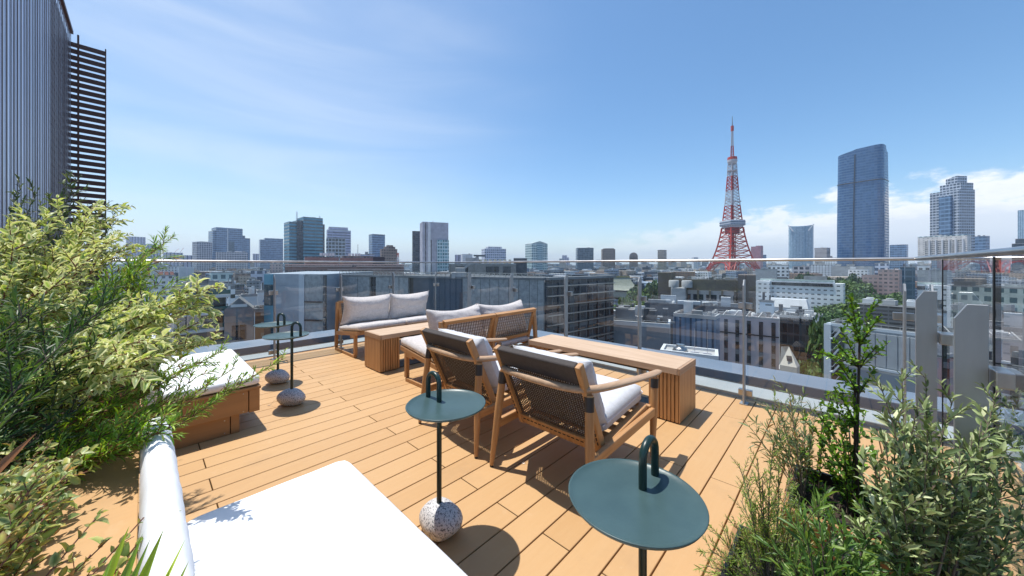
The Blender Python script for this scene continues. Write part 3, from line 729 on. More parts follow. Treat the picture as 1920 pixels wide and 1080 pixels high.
# ---- narrow leaved bright green shrub with long arms
v = Foliage(13); base = Vector((-1.75, -.50, .36)); rg = np.random.RandomState(8)
nk = dict(twl=.10, ntw=12, spacing=.0068, ln=.034, wd=.0058, r0=.0055, start=.42, ang=50, whorl=2, leafy=.4, up=.1, spread=.65)
for (x, y, Y, li) in ((533, 672, 1.75, -.02), (500, 690, 1.6, -.02), (425, 655, 1.6, .02), (400, 668, 1.5, .03), (380, 700, 1.4, .0), (440, 690, 1.5, .0), (350, 690, 1.4, .02), (300, 700, 1.3, .05), (330, 745, 1.25, .0), (285, 770, 1.2, .02),
                  (390, 730, 1.35, -.01), (250, 720, 1.3, .1), (220, 760, 1.2, .1), (300, 660, 1.4, .1), (360, 655, 1.5, .05), (265, 800, 1.1, .05), (300, 780, 1.12, .03), (315, 790, 1.1, .02), (240, 830, 1.05, .06), (280, 760, 1.2, .06), (292, 795, .98, .02), (312, 772, 1.0, .03), (278, 812, .96, .04), (300, 810, .95, .02), (262, 785, 1.0, .06), (322, 800, .97, .01)):
    v.branch(base, P(x, y, Y), lift=li+.05, **nk)
for (x, y, Y) in ((330, 440, 2.1), (290, 460, 2.0), (310, 470, 2.0), (255, 480, 2.0), (285, 500, 1.95), (300, 530, 1.9), (265, 530, 1.9), (245, 560, 1.9), (190, 530, 1.9), (330, 520, 1.95)):
    v.branch(base+Vector((-.4, 0, 0)), P(x, y, Y), lift=.08, twl=.15, ntw=9, spacing=.010, ln=.055, wd=.0075, r0=.006, start=.55, ang=40, leafy=.6, up=.1)
v.build('narrow_leaved_shrub', 'bright green needle leaved shrub with long red stemmed arms over the white mattress', 'shrub', LEAF, bark_r,
        [((.13, .25, .035), 5), ((.22, .36, .06), 3), ((.34, .44, .09), 1.5), ((.24, .16, .07), .6)], base=base, gain=1.3)
# ---- dense dark bush low on the left
v = Foliage(14); base = Vector((-1.35, -.60, .36)); rg = np.random.RandomState(9)
for _ in range(70):
    v.branch(base+Vector((rg.uniform(-.4, .4), rg.uniform(-.12, .12), 0)), rp(rg, (-80, 235, 560, 850), (1.0, 1.55)), lift=.2, twl=.14, ntw=9, spacing=.012, ln=.048, wd=.0065, r0=.005, start=.3, ang=50, leafy=.3)
v.build('dark_bush', 'dense dark green fine leaved bush below the variegated leaves', 'shrub', LEAF, bark_d, [((.035, .080, .022), 5), ((.08, .16, .035), 3), ((.19, .30, .07), 2.0)], base=base, gain=1.0)
# ---- mottled shrub at the lower left corner
v = Foliage(15); base = Vector((-.72, -.42, .36)); rg = np.random.RandomState(10)
mk = dict(twl=.07, ntw=8, spacing=.013, ln=.027, wd=.0155, r0=.0022, start=.3, ang=60, leafy=.2, up=.2)
for _ in range(80):
    v.branch(base+Vector((rg.uniform(-.2, .12), rg.uniform(-.06, .08), 0)), rp(rg, (-60, 140, 850, 1110), (.62, .84)), lift=.12, **mk)
for (x, y) in ((95, 830), (140, 850), (150, 870), (80, 840)): v.branch(base, P(x, y, .85), lift=.15, **mk)
mk2 = dict(mk); mk2.update(ntw=5, spacing=.022, leafy=.5, start=.5, twl=.05)
for (x, y) in ((308, 958), (280, 1000), (205, 1010), (190, 960), (270, 970), (240, 1060), (170, 1040)): v.branch(base, P(x, y, .68), lift=.05, **mk2)
v.build('mottled_shrub', 'yellow mottled small leaved shrub in the lower left corner', 'shrub', LEAF, bark_r, [((.13, .19, .05), 4), ((.28, .27, .06), 2), ((.10, .15, .05), 3), ((.33, .20, .07), 1)], base=base, gain=2.0, edge=[(.66, .68, .28), (.34, .38, .14), (.17, .24, .06), (.38, .25, .10)], fold=.3)
# ---- blade leaved plant at the bottom
def blades(name, label, base, tips, wd, cols, seed, stemless=True):
    e = empty(name, base, label, 'plant'); base = Vector(base); rg = np.random.RandomState(seed)
    b = MB(); cc = []
    for k, (t, w) in enumerate(tips):
        t = Vector(t)-base; o = Vector((rg.uniform(-.02, .02), rg.uniform(-.02, .02), 0)); L_ = t.length
        mid = t*.5+Vector((0, 0, L_*.10)); d = t.normalized(); s_ = d.cross((Vector((0, 0, EYE))-(base+t)).normalized()+Vector(rg.normal(0, .45, 3))).normalized()
        n = 10; vs = []
        for i in range(n+1):
            q = i/n; p = o*(1-q)**2+mid*2*q*(1-q)+t*q*q; ww = w*(math.sin(math.pi*min(1, .12+q*.88))**.7)*.5
            nn = s_.cross(d)
            vs += [p-s_*ww+nn*ww*.35, p, p+s_*ww+nn*ww*.35]
        fs = []
        for i in range(n): fs += [(i*3, i*3+1, i*3+4, i*3+3), (i*3+1, i*3+2, i*3+5, i*3+4)]
        b.add(vs, fs, True); c = Vector(cols[k % len(cols)])*rg.uniform(.8, 1.2)
        cc += [tuple(c*(.85 if j % 3 == 1 else 1.1))+(1,) for j in range(len(vs))]
    o = b.build('foliage', LEAF_GLOSS, e); a = o.data.color_attributes.new('Col', 'FLOAT_COLOR', 'POINT'); a.data.foreach_set('color', [x for c in cc for x in c])
    return e
rg = np.random.RandomState(3)
tips = [(P(x, y, Y), w) for x, y, Y, w in ((308, 990, .52, .030), (348, 1010, .50, .022), (268, 1000, .54, .030), (243, 985, .55, .026), (355, 1050, .48, .022), (215, 1035, .52, .026), (292, 1035, .48, .034), (325, 1055, .48, .022), (255, 1045, .50, .026),
                                           (365, 1075, .48, .018), (235, 1015, .54, .022), (282, 1010, .54, .022), (200, 1065, .5, .022), (225, 1060, .48, .024), (270, 1060, .46, .028), (310, 1070, .46, .026))]
blades('strap_leaved_plant', 'blurred yellow green strap leaved plant at the bottom edge', (-.50, -.20, .30), tips, .02, [(.34, .46, .04), (.44, .56, .08), (.20, .32, .04)], 4)
blades('brown_leaf_plant', 'single reddish brown pointed leaf at the left edge', (-1.10, -.50, .38), [(P(68, 812, .80), .036)], .02, [(.46, .20, .08)], 5)

# ---- right: glossy upright shrub
v = Foliage(21); base = Vector((.044, 1.945, .235)); rg = np.random.RandomState(12)
v.twig(base, P(1608, 800, 1.40), P(1612, 640, 1.44), .007, .004, 10, 7); v.twig(base+Vector((.015, 0, 0)), P(1600, 820, 1.38), P(1604, 700, 1.44), .006, .004, 10, 7)
gk = dict(twl=.040, ntw=3, spacing=.0150, ln=.027, wd=.0145, r0=.0028, start=.35, ang=52, leafy=.15, up=.35)
trunk = [P(1606, 800, 1.40), P(1610, 740, 1.42), P(1612, 690, 1.44), P(1612, 650, 1.44)]
for (x, y, j) in ((1595, 562, 3), (1640, 562, 3), (1580, 580, 3), (1607, 575, 3), (1652, 590, 3), (1635, 610, 3), (1575, 615, 2), (1565, 640, 2), (1630, 640, 2), (1600, 620, 3), (1645, 650, 2), (1580, 660, 2), (1668, 640, 2),
                  (1550, 735, 1), (1555, 665, 1), (1590, 690, 1), (1640, 690, 1), (1570, 700, 1), (1625, 715, 1), (1545, 760, 0), (1540, 790, 0), (1565, 730, 0), (1600, 745, 0), (1560, 800, 0), (1585, 780, 0), (1530, 660, 2)):
    v.branch(trunk[j], P(x, y, rg.uniform(1.36, 1.5)), lift=.08, **gk)
for _ in range(20):
    v.branch(base+Vector((rg.uniform(-.12, .1), rg.uniform(-.1, .1), 0)), rp(rg, (1500, 1640, 735, 900), (1.38, 1.62)), lift=.1, **gk)
v.build('glossy_shrub', 'upright glossy bright green shrub with two thin trunks beside the right posts', 'shrub', LEAF_GLOSS, bark_d, [((.085, .18, .022), 5), ((.17, .29, .035), 3), ((.05, .10, .018), 3)], base=base, fold=.3)
# ---- willow leaved shrub left of it
v = Foliage(22); base = Vector((-.11, 1.90, .235)); rg = np.random.RandomState(13)
wk = dict(twl=.10, ntw=6, spacing=.020, ln=.045, wd=.0075, r0=.0022, start=.35, ang=38, leafy=.4, up=-.15)
for (x, y) in ((1452, 748), (1480, 735), (1425, 790), (1465, 780), (1500, 745), (1440, 815), (1510, 780), (1475, 820), (1450, 850), (1520, 820), (1500, 850), (1405, 800), (1440, 770), (1485, 765), (1530, 770)):
    v.branch(base, P(x, y, rg.uniform(1.5, 1.7)), lift=.12, **wk)
v.build('willow_leaved_shrub', 'sparse willow leaved shrub with drooping thin leaves at the planter corner', 'shrub', LEAF, bark_g, [((.10, .15, .05), 4), ((.20, .20, .07), 2), ((.28, .18, .07), 1), ((.14, .20, .10), 2)], base=base)
# ---- olive on the right
v = Foliage(23); base = Vector((.17, 1.62, .02)); rg = np.random.RandomState(14)
ok = dict(twl=.12, ntw=6, spacing=.0165, ln=.044, wd=.0125, r0=.0045, start=.35, ang=45, leafy=.45, up=.15)
for (x, y) in ((1735, 700), (1690, 690), (1650, 720), (1790, 740), (1665, 750), (1720, 760), (1885, 705), (1870, 730), (1915, 735), (1840, 790), (1900, 780), (1760, 790), (1680, 790), (1940, 810), (1660, 830), (1625, 850), (1900, 860), (1800, 830), (1740, 840), (1860, 830),
               (1610, 880), (1640, 920), (1950, 880), (1700, 880), (1770, 900), (1840, 900), (1620, 960), (1690, 940), (1920, 940), (1740, 980), (1800, 980), (1870, 980), (1930, 1010), (1780, 1060), (1850, 1060), (1700, 1040), (1920, 1080)):
    v.branch(base+Vector((rg.uniform(-.04, .04), rg.uniform(-.06, .02), 0)), P(x, y, rg.uniform(1.0, 1.22)), lift=.10, **ok)
for _ in range(14):
    v.branch(base+Vector((rg.uniform(-.04, .04), rg.uniform(-.06, .02), 0)), rp(rg, (1640, 1960, 800, 1090), (.95, 1.25)), lift=.10, **ok)
v.build('olive_tree', 'grey green olive bush with silvery leaves in the right corner', 'olive bush', LEAF_MATT, bark_g, [((.17, .22, .085), 5), ((.27, .32, .15), 3), ((.08, .12, .045), 3), ((.40, .43, .25), 1.5)], base=base)
# ---- needle leaved shrub at the lower right
v = Foliage(24); base = Vector((-.16, 1.36, .18)); rg = np.random.RandomState(15)
rk = dict(twl=.085, ntw=11, spacing=.0068, ln=.021, wd=.0036, r0=.0028, start=.25, ang=48, leafy=.25, up=.15, spread=.6)
for (x, y) in ((1385, 870), (1420, 860), (1450, 835), (1345, 1000), (1330, 1030), (1325, 1060), (1380, 985), (1400, 900), (1430, 900), (1460, 880), (1390, 940), (1420, 950), (1450, 930), (1480, 900), (1370, 1040), (1400, 1010), (1440, 990),
               (1350, 1075), (1480, 960), (1500, 930), (1395, 1070), (1430, 1050), (1470, 1020), (1500, 1000), (1520, 960), (1460, 1075), (1500, 1060), (1530, 1030)):
    v.branch(base, P(x, y, rg.uniform(1.12, 1.3)), lift=.06, **rk)
v.build('needle_leaved_shrub', 'fine needle leaved shrub with brownish twigs left of the olive bush', 'shrub', LEAF, bark_g, [((.14, .22, .045), 5), ((.22, .31, .065), 3), ((.26, .22, .08), 1.5)], base=base)
# ---- long leaved plant along the bottom right
v = Foliage(25); base = Vector((-.02, 1.24, .18)); rg = np.random.RandomState(16)
for (x, y) in ((1500, 960), (1530, 940), (1560, 985), (1590, 1000), (1620, 1040), (1540, 1040), (1570, 1070), (1650, 1060), (1600, 1080), (1510, 1010), (1660, 1010), (1690, 1070), (1635, 980), (1480, 1050)):
    v.branch(base, P(x, y, rg.uniform(1.0, 1.15)), lift=.12, twl=.11, ntw=7, spacing=.02, ln=.060, wd=.0095, r0=.003, start=.3, ang=45, leafy=.35, up=.2)
v.build('lance_leaved_plant', 'deep green lance leaved plant at the bottom between needle shrub and olive', 'plant', LEAF, bark_d, [((.07, .14, .03), 5), ((.14, .22, .045), 3)], base=base)
# small weeds and clods on the soil of the right planter
v = Foliage(26); base = Vector((-.02, 1.86, .235)); rg = np.random.RandomState(17)
for _ in range(30):
    p = base+Vector((rg.uniform(-.12, .25), rg.uniform(-.10, .22), 0)); v.branch(p, p+Vector((rg.uniform(-.05, .05), rg.uniform(-.05, .05), rg.uniform(.02, .07))), twl=.03, ntw=3, spacing=.012, ln=.018, wd=.009, r0=.0015, start=.3, leafy=.2)
g_ = v.build('ground_weed', 'low pale green weeds on the soil at the foot of the glossy shrub', 'weeds', LEAF, bark_d, [((.12, .22, .04), 3), ((.06, .12, .03), 2)], base=base)

for k in [k for o in bpy.data.objects if o.name.startswith('ground_weed') for k in kids(o) if k.name.startswith('stem')]: bpy.data.objects.remove(k)
# ================================================================== CITY
G0 = -43.0                                   # street level
def sheet(name, z, x0, x1, y0, y1, mat): return struct(MB().add([(x0, y0, z), (x1, y0, z), (x1, y1, z), (x0, y1, z)], [(0, 1, 2, 3)]).build(name, mat))
sheet('ground', G0, -30000, 30000, -30000, 30000, pm('city_ground', (.13, .14, .15), .9, noise=(.02, .35)))

def site(px0, px1, ytop, D, r=0.0, k=.8):
    """where a building stands: bearings of its two outer edges and its roof line, at forward distance D.
    returns ground location, yaw, width, depth, height"""
    t0 = math.atan((px0-960)/F); t1 = math.atan((px1-960)/F); tm = (t0+t1)/2
    dist = D/math.cos(tm); Wt = 2*dist*math.tan((t1-t0)/2)
    w = Wt/(math.cos(r)+k*abs(math.sin(r))); d = w*k
    ztop = ZT(ytop, D)
    far = d/2*math.cos(r)+w/2*abs(math.sin(r))*.5
    c = C2W(math.sin(tm)*(dist+far), math.cos(tm)*(dist+far), G0)
    yaw = A-tm+r
    return c, yaw, w, d, ztop-G0
def bldg(name, label, px0, px1, ytop, D, mat, r=0.0, k=.8, cat='building', group=None, roof=None, gear=0, seed=1, steps=None, parapet=.8):
    c, yaw, w, d, h = site(px0, px1, ytop, D, r, k)
    e = empty(name, c, label, cat, yaw, group)
    steps = steps or [(-.5, .5, -.5, .5, 1.0)]
    for i, (a, b, p, q, hh) in enumerate(steps):
        MB().box(a*w, b*w, p*d, q*d, 0, h*hh).build('wall', mat if not isinstance(mat, (list, tuple)) else mat[i % len(mat)], e)
    rm = roof or ROOF
    rg = random.Random(seed)
    for (a, b, p, q, hh) in steps:
        if parapet:
            m = MB(); t = max(.4, w*.012); z0 = h*hh
            x0, x1, y0, y1 = a*w-.05, b*w+.05, p*d-.05, q*d+.05
            m.box(x0, x1, y0, y0+t, z0-.02, z0+parapet).box(x0, x1, y1-t, y1, z0-.02, z0+parapet).box(x0, x0+t, y0+t, y1-t, z0-.02, z0+parapet).box(x1-t, x1, y0+t, y1-t, z0-.02, z0+parapet)
            m.build('parapet', rm, e)
    a, b, p, q, hh = steps[0]
    for g in range(gear):
        gw = rg.uniform(.08, .3)*(b-a)*w; gd = rg.uniform(.1, .3)*(q-p)*d; gx = rg.uniform(a*w+gw*.6, b*w-gw*.6); gy = rg.uniform(p*d+gd*.6, q*d-gd*.6); gh = rg.uniform(1.4, 4.2)
        MB().box(gx-gw/2, gx+gw/2, gy-gd/2, gy+gd/2, h*hh+.01, h*hh+gh).build('roof_unit', rg.choice([ROOF, ROOF_D, AC_W]), e)
    return e, w, d, h
ROOF = pm('roof_concrete', (.31, .315, .32), .8, noise=(.3, .2)); ROOF_D = pm('dark_roof', (.11, .115, .125), .8, noise=(.3, .3)); AC_W = pm('white_plant_housing', (.62, .63, .64), .6, noise=(.5, .1))
conc = pm('pale_concrete', (.42, .42, .42), .8, noise=(.25, .15)); concd = pm('grey_concrete', (.20, .21, .22), .8, noise=(.3, .2)); white = pm('white_paint', (.62, .63, .64), .6, noise=(.3, .06))
redp = pm('orange_red_steel', (.44, .036, .018), .5, noise=(.2, .12)); whitep = pm('white_steel', (.48, .46, .48), .5)

fa = facade
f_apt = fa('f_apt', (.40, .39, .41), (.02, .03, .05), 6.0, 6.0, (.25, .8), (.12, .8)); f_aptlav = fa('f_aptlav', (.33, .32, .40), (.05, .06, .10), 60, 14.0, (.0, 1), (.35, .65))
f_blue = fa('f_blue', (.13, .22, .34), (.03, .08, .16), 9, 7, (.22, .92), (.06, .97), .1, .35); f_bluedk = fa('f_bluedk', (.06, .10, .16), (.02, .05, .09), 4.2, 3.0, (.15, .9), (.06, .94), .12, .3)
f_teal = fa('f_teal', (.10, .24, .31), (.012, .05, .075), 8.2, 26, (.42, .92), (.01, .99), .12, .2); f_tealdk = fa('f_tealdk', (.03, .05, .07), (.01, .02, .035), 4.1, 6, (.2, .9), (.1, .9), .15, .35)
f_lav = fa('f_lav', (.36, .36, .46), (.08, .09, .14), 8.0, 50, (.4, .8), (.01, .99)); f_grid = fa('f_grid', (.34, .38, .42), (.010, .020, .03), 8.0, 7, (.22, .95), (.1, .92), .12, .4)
f_brown = fa('f_brown', (.19, .145, .12), (.04, .032, .03), 6.0, 5.2, (.3, .75), (.2, .75)); f_brownlow = fa('f_brownlow', (.21, .125, .115), (.05, .04, .045), 4.5, 3.0, (.3, .7), (.08, .9))
f_white = fa('f_white', (.55, .56, .57), (.06, .07, .08), 3.4, 3.4, (.28, .72), (.25, .75)); f_whgrid = fa('f_whgrid', (.44, .46, .53), (.07, .10, .16), 8.0, 7, (.25, .85), (.15, .85))
f_aqua = fa('f_aqua', (.34, .44, .46), (.02, .12, .15), 6, 4.4, (.2, .85), (.15, .85), .1, .5); f_green = fa('f_green', (.40, .48, .46), (.03, .11, .14), 7.2, 6.0, (.25, .8), (.22, .8), .15, .4)
f_navy = fa('f_navy', (.035, .075, .11), (.012, .05, .08), 7.6, 6, (.15, .88), (.08, .9), .12, .35); f_slim = fa('f_slim', (.34, .30, .24), (.04, .05, .06), 3.3, 50, (.35, .85), (.02, .98))
f_maroon = fa('f_maroon', (.34, .14, .16), (.12, .08, .10), 3.4, 3.0, (.3, .7), (.3, .7)); f_moridai = fa('f_moridai', (.05, .11, .20), (.025, .09, .21), 7.0, 5.2, (.26, .97), (.03, .97), .06, .16)
f_roppo = fa('f_roppo', (.30, .40, .48), (.09, .18, .27), 4.3, 5.0, (.12, .96), (.1, .9), .1, .25); f_bal = fa('f_bal', (.36, .40, .45), (.03, .05, .09), 6.6, 6.0, (.32, .95), (.12, .88), .15, .4)
f_hotel = fa('f_hotel', (.62, .63, .62), (.10, .11, .11), 3.1, 3.3, (.38, .70), (.20, .72), .3, .5); f_hotel2 = fa('f_hotel2', (.50, .48, .45), (.04, .05, .06), 3.2, 1.6, (.15, .9), (.15, .88), .2, .6)
f_pinkh = fa('f_pinkh', (.36, .25, .23), (.10, .08, .08), 3.6, 3.4, (.3, .75), (.2, .8), .3, .6); f_dglass = fa('f_dglass', (.035, .038, .045), (.010, .012, .016), 3.6, 1.5, (.1, .92), (.06, .94), .12, .5)
f_pane = fa('f_pane', (.10, .105, .11), (.018, .022, .028), 3.4, 1.7, (.08, .9), (.06, .94), .08, .5); f_red = fa('f_red', (.36, .085, .05), (.05, .06, .07), 3.2, 4.0, (.35, .8), (.2, .8), .2, .6)

# ---- skyline, left to right
def B(name, label, *a, **k): return bldg(name, label, *a, **k)
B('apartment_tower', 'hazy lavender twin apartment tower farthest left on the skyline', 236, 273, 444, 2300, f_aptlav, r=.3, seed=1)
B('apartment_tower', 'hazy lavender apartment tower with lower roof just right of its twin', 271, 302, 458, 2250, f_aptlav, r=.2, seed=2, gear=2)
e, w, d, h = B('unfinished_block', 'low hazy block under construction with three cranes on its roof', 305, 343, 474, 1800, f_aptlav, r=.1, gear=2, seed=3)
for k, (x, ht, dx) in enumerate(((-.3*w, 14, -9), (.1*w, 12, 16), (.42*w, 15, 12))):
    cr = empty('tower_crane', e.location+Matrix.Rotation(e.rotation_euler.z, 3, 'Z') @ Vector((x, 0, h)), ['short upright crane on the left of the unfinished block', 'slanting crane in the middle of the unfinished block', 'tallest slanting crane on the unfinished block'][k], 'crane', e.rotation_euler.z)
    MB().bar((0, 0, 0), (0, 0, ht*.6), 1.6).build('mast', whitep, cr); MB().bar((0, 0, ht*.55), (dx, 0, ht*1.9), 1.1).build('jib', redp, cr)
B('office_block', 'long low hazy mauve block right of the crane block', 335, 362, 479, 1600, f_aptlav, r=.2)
B('apartment_tower', 'grey apartment tower with tight window grid left of the big blue tower', 360, 398, 453, 1100, f_apt, r=.35, k=.9, gear=1, seed=4, steps=[(-.5, .5, -.5, .5, .985), (-.2, .35, -.3, .3, 1.0)])
e, w, d, h = site(388, 470, 428, 1500)[1], *site(388, 470, 428, 1500, .22, .7)[2:]
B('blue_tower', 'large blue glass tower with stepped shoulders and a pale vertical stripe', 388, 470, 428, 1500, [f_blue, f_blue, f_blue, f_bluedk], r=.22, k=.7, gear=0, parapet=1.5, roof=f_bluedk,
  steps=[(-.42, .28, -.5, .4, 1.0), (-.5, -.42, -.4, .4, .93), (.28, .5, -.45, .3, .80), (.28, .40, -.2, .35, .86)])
r_ = [o for o in bpy.data.objects if o.name.startswith('blue_tower')][0]
w, d, h = site(388, 470, 428, 1500, .22, .7)[2:]
MB().box(-.14*w, -.115*w, -.5*d-1.2, -.5*d-.01, h*.35, h*.99).build('light_stripe', white, r_); MB().box(-.10*w, .05*w, -.5*d-.9, -.5*d-.01, h*.3, h*.72).build('dark_bay', f_navy, r_)
B('apartment_block', 'grey window gridded slab low in front of the big blue tower', 404, 465, 473, 1050, f_apt, r=.1, k=.4, gear=3, seed=5)
B('office_tower', 'pale slate tower with stepped roof left of the teal tower', 485, 531, 447, 1700, f_blue, r=.1, k=.6, gear=2, seed=6, steps=[(-.3, .5, -.5, .5, 1.0), (-.5, -.3, -.5, .5, .955)])
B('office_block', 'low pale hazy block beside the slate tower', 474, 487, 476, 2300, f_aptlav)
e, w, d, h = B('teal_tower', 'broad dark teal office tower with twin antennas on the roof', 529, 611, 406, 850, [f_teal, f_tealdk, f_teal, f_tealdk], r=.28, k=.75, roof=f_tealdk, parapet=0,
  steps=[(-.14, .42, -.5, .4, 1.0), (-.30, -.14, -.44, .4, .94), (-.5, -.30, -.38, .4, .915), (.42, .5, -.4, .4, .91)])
for x, lab in ((-.26, 1), (.40, 2)):
    m = MB(); cx = x*w
    for s in (-1, 1): m.bar((cx+s*1.5, -.2*d, h*.93), (cx+s*.6, -.2*d, h*1.045+6*(x < 0)), .7)
    for k in range(5): m.bar((cx-1.6, -.2*d, h*.95+k*3), (cx+1.6, -.2*d, h*.95+k*3+1), .5)
    m.build('antenna', whitep, e)
MB().box(.2*w, .3*w, -.1*d, .1*d, h, h+3.5).build('roof_unit', ROOF_D, e)
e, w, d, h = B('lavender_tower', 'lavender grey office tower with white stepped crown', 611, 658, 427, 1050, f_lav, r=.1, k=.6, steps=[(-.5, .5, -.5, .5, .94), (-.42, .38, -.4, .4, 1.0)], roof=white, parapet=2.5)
B('grid_office', 'dark gridded office block in front of the lavender tower', 611, 648, 447, 800, f_grid, r=.1, k=.6, gear=2, seed=8)
B('blue_glass_tower', 'slender rounded blue glass tower standing apart', 691, 722, 440, 1350, f_blue, r=.3, k=.9, roof=f_bluedk, parapet=2)
e, w, d, h = B('stepped_brown_tower', 'brown stepped apartment tower in front of the slender blue tower', 712, 745, 460, 750, f_brown, r=.15, k=.8, steps=[(-.5, .5, -.5, .5, .90), (-.28, .38, -.4, .4, .96), (-.12, .26, -.3, .3, 1.0)], roof=f_brown)
e, w, d, h = B('slab_tower', 'grey slab tower with dark slots and a teal glass corner', 786, 841, 417, 620, fa('slab_wall', (.30, .30, .34), (.28, .28, .32), 4, 6, (0, .02), (0, 1)), r=.18, k=.7, roof=conc, parapet=.6)
for x in (-.40, -.19):
    MB().box(x*w, (x+.035)*w, -.5*d-.25, -.5*d+.1, h*.05, h*(.985 if x < -.3 else .74)).build('window_slot', f_dglass, e)
MB().box(-.30*w, -.2*w, -.5*d-2.2, -.5*d-.02, 0, h*.998).build('pier', white, e)
MB().box(0.05*w, .495*w, -.5*d-2.5, -.5*d-.02, 0, h*.74).build('glass_corner', f_aqua, e); MB().box(.5*w+.02, .5*w+1.2, -.45*d, .2*d, 0, h*.74).build('glass_corner', f_aqua, e)
MB().bar((-.1*w, 0, h), (-.02*w, 0, h+5), .8).build('roof_crane', whitep, e)
B('dark_slab', 'thin dark grey tower tucked behind the left edge of the grey slab tower', 773, 788, 434, 700, f_tealdk, k=1.2, roof=ROOF_D)
B('office_block', 'small blocky grey building right of the grey slab tower', 853, 866, 478, 1200, f_aptlav); B('office_block', 'small pale gridded block with flat roof right of the blocky grey one', 864, 886, 477, 1100, f_white, r=.2, gear=1)
B('crowned_block', 'wide pale office block with set back crown and two thin masts', 902, 949, 463, 1150, f_whgrid, r=.25, k=.7, steps=[(-.5, .5, -.5, .5, .93), (-.32, .32, -.36, .36, 1.0)], roof=white, parapet=1.6)
e, w, d, h = B('gabled_tower', 'pale green hotel tower with glass gable and pitched crown', 984, 1027, 457, 1000, f_green, r=.45, k=.9, roof=white, parapet=1.0)
m = MB(); hh = 8
for (x0, x1, y0, y1) in ((-.5*w, .5*w, -.5*d, .5*d),):
    m.add([(x0, y0, h+.8), (x1, y0, h+.8), (x1, y1, h+.8), (x0, y1, h+.8), (0, y0, h+hh), (0, y1, h+hh)], [(0, 1, 4), (1, 2, 5, 4), (2, 3, 5), (3, 0, 4, 5), (0, 3, 2, 1)])
m.build('pitched_crown', pm('pale_green_metal', (.40, .48, .46), .5), e); MB().box(-.18*w, .18*w, -.5*d-1.2, -.5*d-.02, 0, h+1).build('glass_bay', f_aqua, e)
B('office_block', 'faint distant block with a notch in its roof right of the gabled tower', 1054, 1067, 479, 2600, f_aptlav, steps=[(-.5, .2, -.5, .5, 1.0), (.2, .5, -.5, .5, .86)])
B('navy_tower', 'dark navy blue cube shaped tower', 1079, 1113, 465, 1350, f_navy, r=.15, k=.8, roof=f_navy, gear=1)
B('brown_tower', 'brown grey rounded shoulder tower right of the navy tower', 1127, 1154, 466, 1300, f_brown, r=.15, steps=[(-.5, .5, -.4, .5, .975), (-.38, .38, -.5, .4, 1.0)], roof=f_brown)
e, w, d, h = B('barrel_roof_tower', 'small barrel roofed brown grey tower', 1180, 1196, 481, 1500, f_brown, parapet=0)
MB().sweep([(0, -.5*d, h), (0, .5*d, h)], (.5*w, .5*w), 20, up=(0, 0, 1)).build('barrel_roof', f_brown, e)
B('slim_tower', 'slim cream and grey apartment tower left of the lattice tower', 1233, 1250, 469, 1150, f_slim, r=-.4, k=1.0, gear=1, seed=4)
B('maroon_tower', 'hazy maroon and white apartment tower right of the lattice tower', 1408, 1431, 461, 1500, f_maroon, r=-.3, steps=[(0, .5, -.5, .5, 1.0), (-.5, 0, -.5, .5, .975)])
B('office_block', 'small blue grey block tucked right of the maroon tower', 1424, 1437, 478, 1700, f_blue)
# rounded glass tower with a notched crown
def round_tower(name, label, px0, px1, ytop, D, mat, n=28, ex=3.2, k=.85, r=0, taper=None, crown=None):
    c, yaw, w, d, h = site(px0, px1, ytop, D, r, k)
    e = empty(name, c, label, 'skyscraper', yaw); nz = 24; vs = []
    for j in range(nz+1):
        t = j/nz; s = taper(t) if taper else 1
        for i in range(n):
            a = 2*math.pi*i/n; cx, sy = math.cos(a), math.sin(a); q = (abs(cx)**ex+abs(sy)**ex)**(-1/ex)
            z = t*h
            if j == nz and crown: z = h*crown(cx*q, sy*q)
            vs.append((cx*q*w/2*s, sy*q*d/2*s, z))
    fs = [(j*n+i, j*n+(i+1) % n, (j+1)*n+(i+1) % n, (j+1)*n+i) for j in range(nz) for i in range(n)]+[tuple(range(nz*n, nz*n+n))]
    o = MB().add(vs, fs).build('wall', mat, e); return e, w, d, h
e, w, d, h = round_tower('rounded_glass_tower', 'pale rounded glass tower with notched crown left of the tallest skyscraper', 1478, 1526, 424, 1500, f_roppo, ex=3.5, k=.9, crown=lambda x, y: 1.0+.03*abs(x)**2-.005)
for s in (-1, 1): MB().bar((s*.30*w, -.5*d-.8, h*.90), (s*.50*w, -.45*d, h*1.03), 3.5).build('crown_fin', white, e)
B('apartment_tower', 'brown and white balconied apartment tower beside the rounded glass tower', 1527, 1557, 465, 900, fa('f_bw', (.42, .40, .40), (.06, .05, .05), 3.2, 50, (.4, .9), (.02, .98)), r=-.35, gear=2, seed=9)
def mori(x, y): return 1.0-.022*(x < -.1)*(abs(x)-.0) - .010*(1-x)*.5 - (.05 if x > .93 and y > 0 else 0)
e, w, d, h = round_tower('tallest_skyscraper', 'tallest dark blue glass skyscraper with curved roofline and a vertical seam', 1565, 1673, 275, 900, f_moridai, n=64, ex=5.5, k=.75, r=-.22,
                         taper=lambda t: 1.0-.045*max(0, t-.45)/.55-.02*max(0, .15-t)/.15, crown=mori)
MB().bar((-.10*w, -.5*d-.6, h*.02), (-.095*w, -.485*d-.6, h*.55), 3.0, 2.2).bar((-.095*w, -.485*d-.6, h*.55), (-.07*w, -.475*d-.3, h*.955), 3.0, 2.2).build('vertical_seam', pm('seam_metal', (.05, .06, .08), .3, .5), e)
m = MB(); n = 64
for zz in (.745,):
    pts = []
    for i in range(n+1):
        a = 2*math.pi*i/n; cx, sy = math.cos(a), math.sin(a); q = (abs(cx)**5.5+abs(sy)**5.5)**(-1/5.5); pts.append((cx*q*w/2*.982, sy*q*d/2*.982, h*zz))
    m.sweep(pts, 1.3, 4, cap=False)
m.build('service_band', f_dglass, e)
